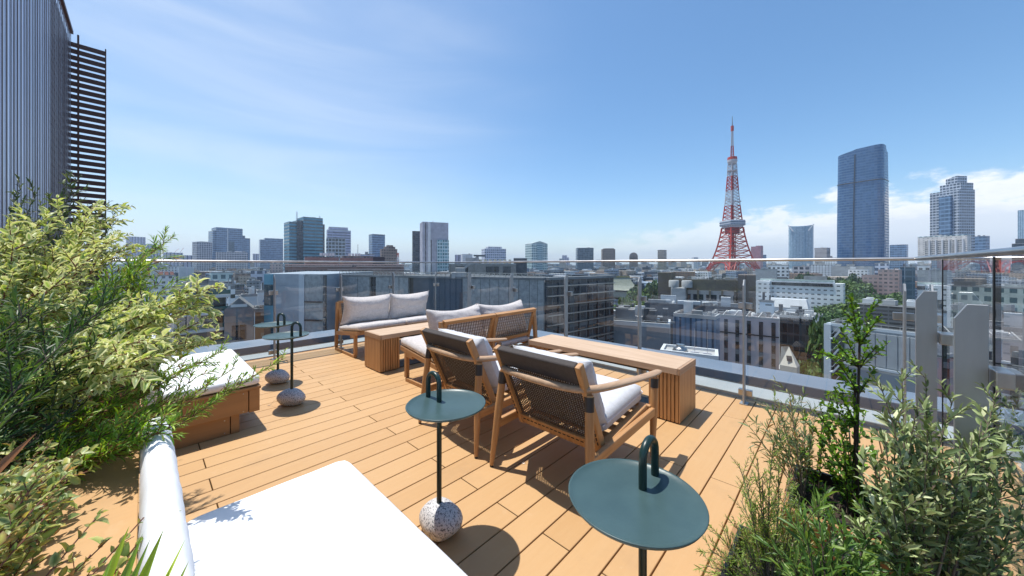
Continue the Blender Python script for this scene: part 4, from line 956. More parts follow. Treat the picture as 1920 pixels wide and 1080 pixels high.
B('blue_wedge_block', 'low blue glass block with slanting roof right of the tallest skyscraper', 1668, 1703, 459, 1400, f_blue, r=-.2, k=.5)
f_cv = fa('f_cv', (.52, .51, .49), (.02, .025, .03), 3.3, 8.2, (.12, .9), (.08, .78), .15, .3)
e, w, d, h = B('ribbed_hotel', 'cream hotel block with tall dark window bays and white piers', 1720, 1822, 443, 560, fa('f_hotelend', (.50, .48, .45), (.05, .05, .05), 3.3, 5, (.4, .6), (.3, .6)), r=-.30, k=.28, gear=2, seed=3, parapet=1.2, roof=f_green)
nb = 6
for k in range(nb):
    x0 = -.36*w+.80*w*k/nb
    MB().box(x0+.6, x0+.80*w/nb-2.0, -.5*d-.3, -.5*d-.01, 4, h-6).build('window_bay', f_hotel2, e); MB().box(x0+.80*w/nb-1.9, x0+.80*w/nb-.1, -.5*d-1.4, -.5*d-.01, 2, h-5).build('white_pier', white, e)
e, w, d, h = B('residential_tower', 'tall grey balconied residential tower with curved top behind the cream hotel', 1743, 1829, 345, 800, [f_bal, f_bal, f_bal, f_blue], r=-.55, k=.85, roof=f_bal, parapet=1.5,
  steps=[(-.5, .5, -.5, .5, .93), (-.25, .45, -.3, .5, 1.0), (-.1, .30, -.2, .4, 1.06), (-.12, .28, -.62, -.501, .88)])
m = MB(); vs = []; n = 14
for i in range(n+1):
    t = i/n; x = -.1*w+.4*w*t; z = h*(1.06+.022*math.sin(math.pi*t*.5)); vs += [(x, -.2*d, h*1.06), (x, -.2*d, z), (x, .4*d, z), (x, .4*d, h*1.06)]
m.add(vs, [f for i in range(n) for f in ((i*4, i*4+4, i*4+5, i*4+1), (i*4+1, i*4+5, i*4+6, i*4+2), (i*4+2, i*4+6, i*4+7, i*4+3))]+[(0, 1, 2, 3), (n*4+3, n*4+2, n*4+1, n*4)]).build('curved_top', f_bal, e)
B('office_tower', 'grey blue stepped office block right of the residential tower', 1826, 1856, 443, 1000, f_blue, r=-.4, gear=2)
e, w, d, h = B('glass_tower', 'tapering pale blue glass tower cut by the right edge', 1908, 1945, 393, 1300, f_roppo, r=-.5)
B('office_block', 'dark stacked block at the right edge below the pale glass tower', 1897, 1935, 448, 700, f_tealdk, r=-.3, steps=[(-.5, .5, -.5, .5, .9), (-.3, .4, -.4, .4, 1)])
# buildings reflected by the right balustrade and seen through it
for i, (a, b, y, D, mt, lb) in enumerate(((1950, 2100, 430, 500, f_white, 'white office block outside the right edge'), (2110, 2400, 400, 420, f_grid, 'gridded office block outside the right edge'), (2450, 2900, 440, 260, f_bal, 'balconied block outside the right edge'))):
    B('office_block', lb, a, b, y, D, mt, r=-.4, gear=3, seed=i)

# ---- lattice tower (red and white)
Yt = 702; cx_ = (1373-960)/F*Yt; TB = G0+9.5
tw = empty('lattice_tower', C2W(cx_, Yt, TB), 'tall red and white steel lattice broadcasting tower', 'lattice tower', A-math.atan((1373-960)/F)+R(45)-R(6))
u_ = Yt/F
def zpx(y): return ZT(y, Yt)-TB
prof = [(0, 54*u_), (zpx(505), 43*u_), (zpx(493), 35.5*u_), (zpx(480), 30*u_), (zpx(465), 25*u_), (zpx(450), 21.3*u_), (zpx(436), 18.4*u_), (zpx(427), 17*u_), (zpx(414), 15.5*u_), (zpx(390), 12.6*u_), (zpx(358), 9.8*u_), (zpx(332), 8.0*u_), (zpx(308), 7.0*u_)]
K = 1/math.sqrt(2)    # the outline is seen across the corner
def hw(z):
    for (z0, a), (z1, b) in zip(prof[:-1], prof[1:]):
        if z <= z1: return (a+(b-a)*max(0, z-z0)/(z1-z0))*K
    return prof[-1][1]*K
def lat(z0, z1, nlev, wl, wb, mat, name, legs=True, horiz=True, inner=False):
    m = MB(); zs = [z0+(z1-z0)*(1-(1-i/nlev)**1.0) for i in range(nlev+1)]
    if legs:
        for sx in (-1, 1):
            for sy in (-1, 1):
                l_ = MB()
                for a, b in zip(zs[:-1], zs[1:]):
                    l_.bar((sx*hw(a), sy*hw(a), a), (sx*hw(b), sy*hw(b), b), wl)
                l_.build('leg', mat, tw)
    for a, b in zip(zs[:-1], zs[1:]):
        A_, B_ = hw(a), hw(b); Hm = hw((a+b)/2); zm = (a+b)/2
        for k in range(4):
            c, s = [(1, 0), (0, 1), (-1, 0), (0, -1)][k]
            def q(t, hw_, z): return (c*hw_-s*t*hw_, s*hw_+c*t*hw_, z)
            m.bar(q(-1, A_, a), q(1, B_, b), wb); m.bar(q(1, A_, a), q(-1, B_, b), wb)
            if horiz: m.bar(q(-1, B_, b), q(1, B_, b), wb*1.1)
            if inner: m.bar(q(-1, Hm, zm), q(1, Hm, zm), wb*.8); m.bar(q(0, A_, a), q(-1, Hm, zm), wb*.7); m.bar(q(0, A_, a), q(1, Hm, zm), wb*.7)
    m.build(name, mat, tw)
za = zpx(488)
lat(za, zpx(427), 7, 2.5, .9, redp, 'lower_lattice')
# splayed feet with arches below
m = MB(); zs = [za*i/5 for i in range(6)]
for sx in (-1, 1):
    for sy in (-1, 1):
        l_ = MB()
        for a, b in zip(zs[:-1], zs[1:]):
            ha, hb_ = hw(a), hw(b); wa = 5.5+8*(a/za); wb_ = 5.5+8*(b/za)
            corners_a = [(sx*ha, sy*ha), (sx*(ha-wa), sy*ha), (sx*(ha-wa), sy*(ha-wa)), (sx*ha, sy*(ha-wa))]; corners_b = [(sx*hb_, sy*hb_), (sx*(hb_-wb_), sy*hb_), (sx*(hb_-wb_), sy*(hb_-wb_)), (sx*hb_, sy*(hb_-wb_))]
            for i in range(4):
                l_.bar((*corners_a[i], a), (*corners_b[i], b), 2.2 if i == 0 else 1.3); j = (i+1) % 4
                l_.bar((*corners_a[i], a), (*corners_b[j], b), .5); l_.bar((*corners_a[j], a), (*corners_b[i], b), .5); l_.bar((*corners_b[i], b), (*corners_b[j], b), .6)
        l_.build('foot', redp, tw)
for k in range(4):
    c, s = [(1, 0), (0, 1), (-1, 0), (0, -1)][k]; n = 14; pr = None; h0 = hw(2)-6
    for i in range(n+1):
        th = math.pi*i/n; x = -h0*math.cos(th); z = 2+(za*.90-2)*math.sin(th)**.75; dd = hw(z)-.5; x = max(-dd, min(dd, x)); p = (c*dd-s*x, s*dd+c*x, z)
        z2 = min(za, z+5.0); d2 = hw(z2); x2 = x*1.06; x2 = max(-d2, min(d2, x2)); p2 = (c*d2-s*x2, s*d2+c*x2, z2)
        if pr: m.bar(pr[0], p, 1.6); m.bar(pr[1], p2, 1.2); m.bar(pr[0], p2, .5)
        m.bar(p, p2, .5); pr = (p, p2)
    m.bar((c*hw(za)-s*-hw(za), s*hw(za)+c*-hw(za), za), (c*hw(za)-s*hw(za), s*hw(za)+c*hw(za), za), 1.8)
m.build('arches', redp, tw)
m = MB()
for k in range(14):                # lift shaft up the middle
    a = 4+k*(zpx(427)-4)/14; b = 4+(k+1)*(zpx(427)-4)/14
    for sx, sy in ((-4, -4), (4, -4), (4, 4), (-4, 4)): m.bar((sx, sy, a), (sx, sy, b), .9)
    m.bar((-4, -4, a), (4, -4, b), .7); m.bar((4, -4, a), (4, 4, b), .7); m.bar((4, 4, a), (-4, 4, b), .7); m.bar((-4, 4, a), (-4, -4, b), .7)
m.build('lift_shaft', pm('dark_red_steel', (.25, .06, .05), .6), tw)
dk = MB(); q_ = 21.5*u_*K*.98
zb, zt = zpx(427.5), zpx(413.5)
dk.prism([(-q_*.85, -q_*.85), (q_*.85, -q_*.85), (q_*.85, q_*.85), (-q_*.85, q_*.85)], zb, zb+3.5); dk.prism([(-q_, -q_), (q_, -q_), (q_, q_), (-q_, q_)], zb+3.5, zt)
dk.build('main_deck', pm('deck_white', (.42, .45, .50), .5), tw, bevel=1.2)
MB().prism([(-q_-.3, -q_-.3), (q_+.3, -q_-.3), (q_+.3, q_+.3), (-q_-.3, q_+.3)], zb+5, zb+7.5).prism([(-q_-.3, -q_-.3), (q_+.3, -q_-.3), (q_+.3, q_+.3), (-q_-.3, q_+.3)], zb+9.5, zb+12).build('deck_windows', f_bluedk, tw, bevel=1.2)
MB().box(-9, 9, -9, 9, zpx(438), zb-.1).build('deck_base', pm('dark_red_steel2', (.22, .05, .05), .6), tw)
lat(zt, zpx(386), 4, 1.6, .65, redp, 'red_lattice'); lat(zpx(386), zpx(358), 5, 1.3, .5, whitep, 'white_lattice'); lat(zpx(358), zpx(331), 4, 1.5, .65, redp, 'upper_red_lattice'); lat(zpx(331), zpx(308), 4, 1.2, .5, whitep, 'upper_white_lattice')
mm = [(zt, zpx(386), redp), (zpx(386), zpx(358), whitep), (zpx(358), zpx(331), redp), (zpx(331), zpx(308), whitep)]
for a, b, mt in mm: MB().box(-1.7, 1.7, -1.7, 1.7, a, b-.05).build('core', mt if mt is whitep else pm('dark_red_steel', ()), tw)
rg = random.Random(4)
for k in range(16):
    m = MB(); z = zpx(rg.uniform(310, 385)); th = rg.uniform(0, 6.28); r0 = hw(z)*1.2; r1 = r0+rg.uniform(2, 5)
    m.bar((0, 0, z), (r1*math.cos(th), r1*math.sin(th), z), .7); m.lathe([(1.2, z-1), (1.2, z+1)], 8, (r1*math.cos(th), r1*math.sin(th), 0)); m.build('dish', whitep, tw)
r8 = 8.1*u_
MB().lathe([(r8*.80, zpx(308)), (r8, zpx(304))], 20).lathe([(r8, zpx(303.9)), (r8, zpx(300))], 20).build('top_deck', whitep, tw); MB().lathe([(r8*1.01, zpx(299.9)), (r8*.95, zpx(295))], 20).build('top_deck_roof', redp, tw)
MB().lathe([(r8*.9, zpx(322)), (r8*1.05, zpx(320.5))], 18).build('ring_platform', whitep, tw)
def mast(y0, y1, r0, r1, mat, nm_):
    a, b = zpx(y0), zpx(y1); m = MB(); n = max(2, int((b-a)/5))
    for i in range(n):
        z0, z1 = a+(b-a)*i/n, a+(b-a)*(i+1)/n; ra = r0+(r1-r0)*i/n; rb = r0+(r1-r0)*(i+1)/n
        for k in range(4):
            t0 = math.pi/2*k; t1 = t0+math.pi/2; pa = (ra*math.cos(t0), ra*math.sin(t0), z0); pb = (rb*math.cos(t0), rb*math.sin(t0), z1); pc = (rb*math.cos(t1), rb*math.sin(t1), z1)
            m.bar(pa, pb, .9); m.bar(pa, pc, .6); m.bar(pb, pc, .6)
    m.build(nm_, mat, tw)
mast(295, 274, 3.4, 2.6, redp, 'red_mast'); mast(274, 246, 2.4, 1.6, whitep, 'white_mast')
MB().box(-1.9, 1.9, -1.9, 1.9, zpx(246), zpx(236)).build('red_mast_head', redp, tw); MB().sweep([(0, 0, zpx(236)), (0, 0, zpx(218))], [.9, .4], 8, up=(0, 1, 0)).build('spire', concd, tw)
# ================================================================== NEARER BUILDINGS
def poly_b(name, label, pts, ztop, mat, cat='building', group=None):
    """building with a footprint given as points of the view frame (X right, Y forward), counter-clockwise"""
    ps = [C2W(x, y) for x, y in pts]; c = sum(ps, Vector())/len(ps); c.z = G0
    e = empty(name, c, label, cat, 0, group); MB().prism([(p.x-c.x, p.y-c.y) for p in ps], 0, ztop-G0).build('wall', mat, e)
    return e, c
def face_box(e, c, p, q, z0, z1, t0, t1, mat, name):
    """slab standing on the face p->q (view frame) reaching from t0 to t1 outwards"""
    a = C2W(*p)-Vector((c.x, c.y, 0)); b = C2W(*q)-Vector((c.x, c.y, 0)); d = (b-a).normalized(); n = Vector((d.y, -d.x, 0))
    vs = [(a+n*t, b+n*t) for t in (t0, t1)]
    pts = [vs[0][0], vs[0][1], vs[1][1], vs[1][0]]
    m = MB().prism([(v.x, v.y) for v in pts][::-1], z0-G0, z1-G0); return m.build(name, mat, e)
def lerp2(p, q, t): return (p[0]+(q[0]-p[0])*t, p[1]+(q[1]-p[1])*t)
def clutter(e, w, d, h, n, seed, rail=True):
    rg = random.Random(seed)
    if rail:
        m = MB(); x0, x1, y0, y1 = -.46*w, .46*w, -.44*d, .44*d
        cs = [(x0, y0), (x1, y0), (x1, y1), (x0, y1)]
        for a, b in zip(cs, cs[1:]+cs[:1]):
            for z in (.6, 1.1): m.bar((*a, h+z), (*b, h+z), .07)
            L_ = math.hypot(b[0]-a[0], b[1]-a[1]); q = max(2, int(L_/2))
            for i in range(q): t = i/q; x, y = a[0]+(b[0]-a[0])*t, a[1]+(b[1]-a[1])*t; m.bar((x, y, h), (x, y, h+1.1), .06)
        m.build('roof_railing', conc, e)
    for i in range(n):
        x = rg.uniform(-.40, .40)*w; y = rg.uniform(-.36, .36)*d; k = rg.randrange(4); mt = rg.choice([AC_W, ROOF, ROOF_D, steel, concd])
        if k == 0: MB().bar((x, y, h+.5), (x+rg.uniform(-.2, .2)*w, y, h+.5), .35).bar((x, y, h+.1), (x, y, h+.5), .3).build('roof_pipe', mt, e)
        elif k == 1: MB().lathe([(.5, h+.05), (.5, h+1.1), (.3, h+1.3)], 10, (x, y, 0)).build('roof_vent', mt, e)
        elif k == 2: MB().box(x-.9, x+.9, y-.5, y+.5, h+.25, h+1.5).box(x-.8, x-.7, y-.4, y+.4, h, h+.24).box(x+.7, x+.8, y-.4, y+.4, h, h+.24).build('roof_unit', mt, e, bevel=.05)
        else: MB().bar((x, y, h+.1), (x, y+rg.uniform(-.25, .25)*d, h+.1), .9, .25).build('cable_duct', mt, e)
CL = {'slate_roof_building': 46, 'low_grey_block': 34, 'blue_shed': 10, 'dark_glass_office': 26, 'stair_building': 20, 'striped_office': 22, 'balcony_block': 16, 'brick_gable_house': 8, 'low_white_terrace': 18, 'white_hotel': 18, 'taupe_hall': 24, 'red_block': 10, 'grey_terrace_block': 20, 'granite_block': 0}
_b = bldg
def bldg(name, *a, **k):
    r = _b(name, *a, **k)
    if name in CL: clutter(r[0], r[1], r[2], r[3], CL[name], len(name)*7)
    return r
# -- the long granite clad block across the street
P0 = (5.24, 55); P1 = (-36.5, 73.5); P2 = (19.2, 66.5); P3 = (-18, 112)
def on(pxx, p, q):      # parameter where the sight line through column pxx crosses p-q
    k = (pxx-960)/F; dx, dy = q[0]-p[0], q[1]-p[1]; return (k*p[1]-p[0])/(dx-k*dy)
zr = ZT(525, 55)
gr_panel = pm('grey_granite_cladding', (.31, .33, .34), .7, noise=(1.5, .22), bump=(6, .3)); blue_recess = pm('blue_dark_cladding', (.045, .075, .115), .35, noise=(.4, .15)); seam = pm('dark_seam', (.02, .022, .026), .6)
e, c = poly_b('granite_block', 'long grey granite clad block with dark gridded side behind the sofas', [P1, P0, P2, P3], zr-.4, ROOF_D)
def nb(a, b, mat, name, t=.5, z0=-43, z1=None):
    p, q = lerp2(P1, P0, on(a, P1, P0)), lerp2(P1, P0, on(b, P1, P0)); return face_box(e, c, p, q, z0, zr if z1 is None else z1, .01, t, mat, name)
for a, b in ((642, 697), (709, 769), (871, 884), (886, 1021)): nb(a, b, gr_panel, 'granite_panel', .6)
nb(697.5, 708.5, f_dglass, 'window_slot', .2); nb(769.5, 777, seam, 'window_slot', .2); nb(777.5, 870.5, blue_recess, 'blue_wall', .35)
for x in (904, 921, 938, 956, 975, 995, 1010, 675, 735, 752): nb(x, x+.5, seam, 'panel_seam', .62)
face_box(e, c, P0, P2, -43, zr, .01, .3, f_pane, 'gridded_wall')
for k in range(18):
    z = zr-1.1-k*1.55; face_box(e, c, P0, P2, z, z+.16, .31, .75, steel if k % 1 == 0 else seam, 'steel_louvre')
for k in range(1, 7):
    face_box(e, c, lerp2(P0, P2, k/7), lerp2(P0, P2, k/7+.008), -30, zr-.5, .31, .45, seam, 'mullion')
face_box(e, c, P1, P0, zr-.02, zr+.35, -.5, .7, concd, 'roof_edge'); face_box(e, c, P0, P2, zr+.0, zr+.4, -.5, .9, concd, 'roof_edge')
m = MB(); a_ = C2W(*P1)-Vector((c.x, c.y, 0)); b_ = C2W(*P0)-Vector((c.x, c.y, 0))
o_ = Vector((0, 0, zr-G0+.55))
for dz in (0, .45): m.bar(a_+o_+Vector((0, 0, dz)), b_+o_+Vector((0, 0, dz)), .10)
for i in range(46): p = a_.lerp(b_, i/46)+o_; q = a_.lerp(b_, (i+1)/46)+o_+Vector((0, 0, .45)); m.bar(p-Vector((0, 0, .4)), p+Vector((0, 0, .45)), .09); m.bar(p, q, .05)
m.build('roof_rail', steel, e)
# window cleaning crane on its roof
p = P(862, 514, 62); cr = empty('roof_crane', (p.x, p.y, zr), 'grey window cleaning crane with slanting arm on the granite block roof', 'crane', A)
MB().box(-1.3, 1.2, -1, 1, 0, 1.1).box(-.7, .9, -.7, .7, 1.1, 1.9).build('carriage', conc, cr, bevel=.1); MB().bar((.3, 0, 1.3), (3.3, 0, 3.9), .38).build('arm', conc, cr); MB().bar((2.5, 0, 4.05), (4.6, 0, 4.0), .55, .3).build('head', concd, cr)
MB().sweep([(-1.6, 0, .6), (1.9, 0, .6)], .5, 12).build('winch', concd, cr)
# -- pale panelled block at its left
Q0 = (-35.2, 66); Q1 = (-48.5, 68); Q2 = (-38, 95); Q3 = (-56, 95)
pbm = pm('pale_blue_grey_panel', (.33, .37, .42), .5, noise=(.3, .12)); pbl = pm('light_grey_panel', (.50, .55, .60), .5)
e2, c2 = poly_b('panelled_block', 'pale blue grey panelled block left of the granite block', [Q1, Q0, Q2, Q3], ZT(514, 66), pbm)
def nb2(a, b, mat, name, z0=-43, z1=None, t=.4):
    p, q = lerp2(Q1, Q0, on(a, Q1, Q0)), lerp2(Q1, Q0, on(b, Q1, Q0)); return face_box(e2, c2, p, q, z0, ZT(514.5, 66) if z1 is None else z1, .01, t, mat, name)
nb2(563, 573, pbl, 'white_strip'); nb2(574, 607, gr_panel, 'grey_panel', t=.25); nb2(497, 515, f_teal, 'glass_strip', t=.25); nb2(516, 562, pbm, 'blue_panel', t=.2, z1=ZT(537, 66))
lv = MB(); pa, pb_ = lerp2(Q1, Q0, on(609, Q1, Q0)), lerp2(Q1, Q0, .998)
for k in range(30): nb2(609, 611, seam, 'post', t=.1) if False else None
face_box(e2, c2, pa, pb_, -43, ZT(516, 66), .01, .12, f_dglass, 'dark_louvre_wall')
for k in range(14): z = -3-k*1.5; face_box(e2, c2, pa, pb_, z, z+.14, .13, .6, steel, 'white_louvre')
for k in range(4): z = -6-k*3.5; face_box(e2, c2, lerp2(Q1, Q0, on(574, Q1, Q0)), lerp2(Q1, Q0, on(607, Q1, Q0)), z, z+.25, .27, .5, seam, 'floor_line')
# -- brown hotel behind the granite block with long ledges
e3, w, d, h = bldg('brown_hotel', 'low wide reddish brown building with long pink ledges behind the granite block', 524, 760, 497, 330, f_brownlow, r=.12, k=.35, gear=0, roof=pm('pink_ledge', (.48, .34, .30), .7))
H2 = h
for (a, b, z0, z1) in ((-.5, .02, -1.6, -.6), (-.18, .28, -4.6, -3.6), (.06, .5, -1.9, -.9), (.2, .5, -5.4, -4.4)):
    MB().box(a*w, b*w, -.5*d-2.5, -.5*d-.02, h+z0, h+z1).build('ledge', pm('pink_ledge', ()), e3)
for (a, b, zz, mt) in ((-.35, -.08, 8, f_brownlow), (-.05, .22, 9, f_brownlow), (.06, .33, 8.4, pm('dark_plum', (.045, .035, .045), .7))):
    MB().box(a*w, b*w, -.3*d+abs(a)*2, .3*d, h+.8, h+zz).build('roof_storey', mt, e3)
for k in range(9): MB().lathe([(1.2, h+9), (1.2, h+11.6)], 10, (-.22*w+k*2.6 if k < 5 else .02*w+(k-5)*3, -.1*d, 0)).build('water_tank', AC_W, e3)
bldg('office_block', 'grey glazed office low between brown hotel and slender blue tower', 675, 702, 478, 420, f_whgrid, k=.8, gear=3, seed=12)
m = empty('radio_mast', C2W((746-960)/F*420, 420, G0), 'red and white radio mast with dish rings beside the stepped brown tower', 'mast', A)
zt_ = ZT(474, 420)-G0
for i in range(6):
    mb = MB(); z0, z1 = zt_*(.5+.5*i/6), zt_*(.5+.5*(i+1)/6)
    for sx, sy in ((-1, -1), (1, -1), (1, 1), (-1, 1)): mb.bar((sx*.8, sy*.8, z0), (sx*.8, sy*.8, z1), .35)
    mb.bar((-.8, -.8, z0), (.8, -.8, z1), .3); mb.bar((.8, .8, z0), (-.8, .8, z1), .3); mb.build('mast_section', redp if i % 2 else whitep, m)
for z in (-9, -14): MB().lathe([(3.2, zt_+z), (3.2, zt_+z+.5)], 12).build('ring', whitep, m)
mb = MB().bar((0, 0, 0), (0, 0, zt_*.5), 1.5).build('shaft', concd, m)
p = C2W((671-960)/F*900, 900, G0); m = empty('antenna_mast', p, 'needle thin antenna mast right of the lavender tower', 'mast'); MB().bar((0, 0, 0), (0, 0, ZT(458, 900)-G0), .9).build('pole', concd, m); MB().box(-3, 3, -3, 3, 0, ZT(480, 900)-G0).build('base', concd, m)
e4, w, d, h = bldg('roof_plant_building', 'beige grey building with deep dark openings and rooftop tanks behind the granite roof rail', 838, 968, 496, 210, pm('beige_render', (.28, .26, .24), .8, noise=(.4, .15)), r=.05, k=.5, gear=0, parapet=.6)
for a, b in ((-.38, -.22), (.05, .24), (.30, .42)): MB().box(a*w, b*w, -.5*d-.3, -.5*d+.05, h-8, h-1.2).build('dark_opening', f_dglass, e4)
for k in range(8): MB().lathe([(.9, h+.1), (.9, h+3.2)], 12, (-.1*w+k*3.1, -.1*d, 0)).build('tank', pm('cream_tank', (.55, .53, .42), .6), e4)
MB().box(-.25*w, -.05*w, -.3*d, .2*d, h, h+4.2).build('roof_house', conc, e4)
bldg('dark_cube', 'plain dark grey cube building left of the gabled tower', 963, 988, 486, 230, ROOF_D, k=.9)
# -- left foreground of the city: white balcony block, gabled block, workshops
def left_block(name, label, a, b, y, D, mat, **k): return bldg(name, label, a, b, y, D, mat, **k)
e5, w, d, h = bldg('balcony_block', 'white terraced apartment block with curved balcony bands seen through the left glass', 318, 424, 543, 62, fa('f_dkapt', (.20, .19, .18), (.03, .035, .04), 3.0, 2.4, (.15, .9), (.1, .85), .15, .6), r=.12, k=.7, gear=3, seed=21)
for k in range(13):
    z = h-1.2-k*3.0; MB().box(-.54*w, .56*w, -.5*d-1.6, -.5*d-.02, z-.35, z+.25).build('balcony_band', white, e5, bevel=.12)
    if k < 4: MB().box(-.54*w, .56*w, -.5*d-1.58, -.5*d-1.5, z+.26, z+1.05).build('balcony_glass', pm('green_balcony_glass', (.06, .14, .13), .1), e5)
e6, w, d, h = bldg('gabled_block', 'grey gable fronted block with dark framed window grid', 420, 478, 580, 64, pm('brown_grey_render', (.27, .235, .22), .8, noise=(.6, .1)), r=-.05, k=1.1, parapet=0)
MB().add([(-.5*w, -.5*d, h), (.5*w, -.5*d, h), (.5*w, .5*d, h), (-.5*w, .5*d, h), (0, -.5*d, h+2.1), (0, .5*d, h+2.1)], [(0, 1, 4), (1, 2, 5, 4), (2, 3, 5), (3, 0, 4, 5)]).build('gable_roof', concd, e6)
MB().box(-.5*w-.05, .5*w+.05, -.5*d-.12, -.5*d-.02, h-2.4, h).build('dark_frieze', concd, e6)
for s in (-1, 1): MB().box(s*.14*w-.6, s*.14*w+.6, -.5*d-.16, -.5*d-.03, h+.45, h+.95).build('gable_window', white, e6)
for a in (-.12, .14):
    for k in range(7): wf = MB().box((a-.12)*w, (a+.11)*w, -.5*d-.1, -.5*d-.02, h-5.6-k*3.2, h-2.9-k*3.2).build('window', f_dglass, e6)
bldg('brick_gable_house', 'dark brick building with white framed dormers right of the gabled block', 478, 506, 585, 72, fa('f_tile', (.16, .10, .07), (.30, .28, .25), 2.2, 1.6, (.3, .7), (.2, .6)), r=0, k=1.0, gear=1)
for i, (a, b, y, D, mt, r, lb) in enumerate(((270, 330, 518, 230, f_white, .2, 'white hall under the row of red tilted roof panels'), (345, 378, 522, 200, f_apt, .1, 'grey block with dark ribbon windows behind the variegated leaves'),
        (480, 512, 548, 120, white, .1, 'plain white block with blue triangle sign'), (452, 482, 556, 110, white, 0, 'low white box building with bright roof'), (425, 441, 536, 130, f_white, .3, 'small pale green gabled house'),
        (392, 437, 512, 330, f_green, .1, 'long grey green office far behind the balcony block'), (300, 345, 500, 520, f_white, 0, 'white low office under the blue tower'), (440, 470, 513, 420, f_brown, 0, 'small brown brick office on the left'),
        (470, 500, 508, 380, f_whgrid, 0, 'pale office with ribbon windows left of the panelled block'), (506, 530, 495, 400, fa('f_pinkap', (.42, .32, .28), (.1, .1, .12), 3.2, 3, (.3, .7), (.3, .7)), 0, 'salmon pink apartment block at the foot of the teal tower'))):
    ee, w, d, h = bldg('city_block', lb, a, b, y, D, mt, r=r, k=.8, gear=3, seed=30+i)
    if i == 0:
        for k in range(5): MB().bar((-.48*w+k*.2*w, -.3*d, h+1), (-.34*w+k*.2*w, -.3*d, h+1), .2, 4.5, up=(0, .6, 1)).build('tilted_panel', pm('rust_panel', (.30, .11, .08), .6), ee)
    if i == 2:
        MB().add([(-.18*w, -.5*d-.06, h-3.4), (.18*w, -.5*d-.06, h-3.4), (0, -.5*d-.06, h-1.1), (-.18*w, -.5*d-.02, h-3.4), (.18*w, -.5*d-.02, h-3.4), (0, -.5*d-.02, h-1.1)], [(0, 1, 2), (5, 4, 3), (0, 3, 4, 1), (1, 4, 5, 2), (2, 5, 3, 0)]).build('blue_triangle', pm('sign_blue', (.05, .16, .35), .5), ee)
# -- temple with two tiered roof
tp_c, ty, w, d, h = site(1128, 1202, 547, 330, .35, .6)
tp = empty('temple_hall', tp_c, 'temple hall with great curved two tiered tiled roof', 'temple', ty)
tile = pm('pale_green_roof_tile', (.30, .31, .25), .7, noise=(.6, .1)); timber = pm('dark_timber', (.10, .085, .08), .8)
zE = ZT(545, 330)-G0
MB().box(-.40*w, .40*w, -.36*d, .36*d, 0, zE).build('wall', timber, tp)
def hiproof(W_, D_, z0, w2, d2, z1, name, curve=.25, lip=1.2):
    n = 6; rings = []
    for i in range(n+1):
        t = i/n; s = t**.75*(1-curve)+t**2*curve; z = z0+(z1-z0)*(t**1.55)
        a = W_*(1-t)+w2*t; b = D_*(1-t)+d2*t; up_ = lip*(1-t)**4
        rings.append([(-a, -b, z+up_), (0, -b, z), (a, -b, z+up_), (a, 0, z), (a, b, z+up_), (0, b, z), (-a, b, z+up_), (-a, 0, z)])
    vs = [v for r_ in rings for v in r_]; fs = [(i*8+j, i*8+(j+1) % 8, (i+1)*8+(j+1) % 8, (i+1)*8+j) for i in range(n) for j in range(8)]+[tuple(range(7, -1, -1)), tuple(n*8+j for j in range(8))]
    return MB().add(vs, fs).build(name, tile, tp)
hiproof(.58*w, .62*d, zE-7, .42*w, .40*d, zE-1.5, 'lower_roof'); hiproof(.52*w, .56*d, zE, .30*w, .10*d, ZT(527, 330)-G0, 'upper_roof')
zR = ZT(527, 330)-G0; zT = ZT(520.5, 330)-G0
MB().add([(-.31*w, -.13*d, zR-1), (.31*w, -.13*d, zR-1), (.31*w, .13*d, zR-1), (-.31*w, .13*d, zR-1), (-.27*w, 0, zT), (.27*w, 0, zT)], [(0, 1, 5, 4), (2, 3, 4, 5), (1, 2, 5), (3, 0, 4), (3, 2, 1, 0)]).build('gable', tile, tp)
MB().bar((-.28*w, 0, zT+.4), (.28*w, 0, zT+.4), 1.2, 1.6).build('ridge', pm('ridge_gold', (.35, .30, .15), .6), tp)
# -- brown building with flat tan roof band
taupe_w = pm('taupe_wall', (.155, .125, .105), .8, noise=(.3, .08)); tanw = pm('tan_band', (.21, .175, .14), .8, noise=(.3, .1))
e7, w, d, h = bldg('taupe_hall', 'long taupe building with flat tan roof band and pillared windows below the lattice tower', 1256, 1418, 527, 150, tanw, r=-.08, k=.35, parapet=.5, roof=tanw)
MB().box(-.47*w, .30*w, -.5*d-.06, -.5*d+.2, h-11, h-4.2).build('window_wall', fa('f_pill', (.34, .33, .33), (.05, .06, .07), 7.0, 5.0, (.1, .45), (.1, .9)), e7)
for k in range(6): x = -.44*w+k*.145*w; MB().box(x, x+.022*w, -.5*d-1.1, -.5*d-.07, h-12, h-4).build('pillar', tanw, e7)
MB().box(-.66*w, -.48*w, -.62*d, .4*d, 0, h+3.5).build('end_block', taupe_w, e7); MB().box(.33*w, .52*w, -.9*d, .4*d, 0, h+2.9).build('end_block', taupe_w, e7)
MB().box(-.47*w, -.28*w, -.9*d, -.52*d, h-16, h-3).build('tank_base', conc, e7, bevel=.4)
for k in range(2): MB().lathe([(2.2, h-3), (2.2, h-.3), (1.9, h+.1)], 16, (-.44*w+k*5.3, -.7*d, 0)).build('silo', conc, e7)
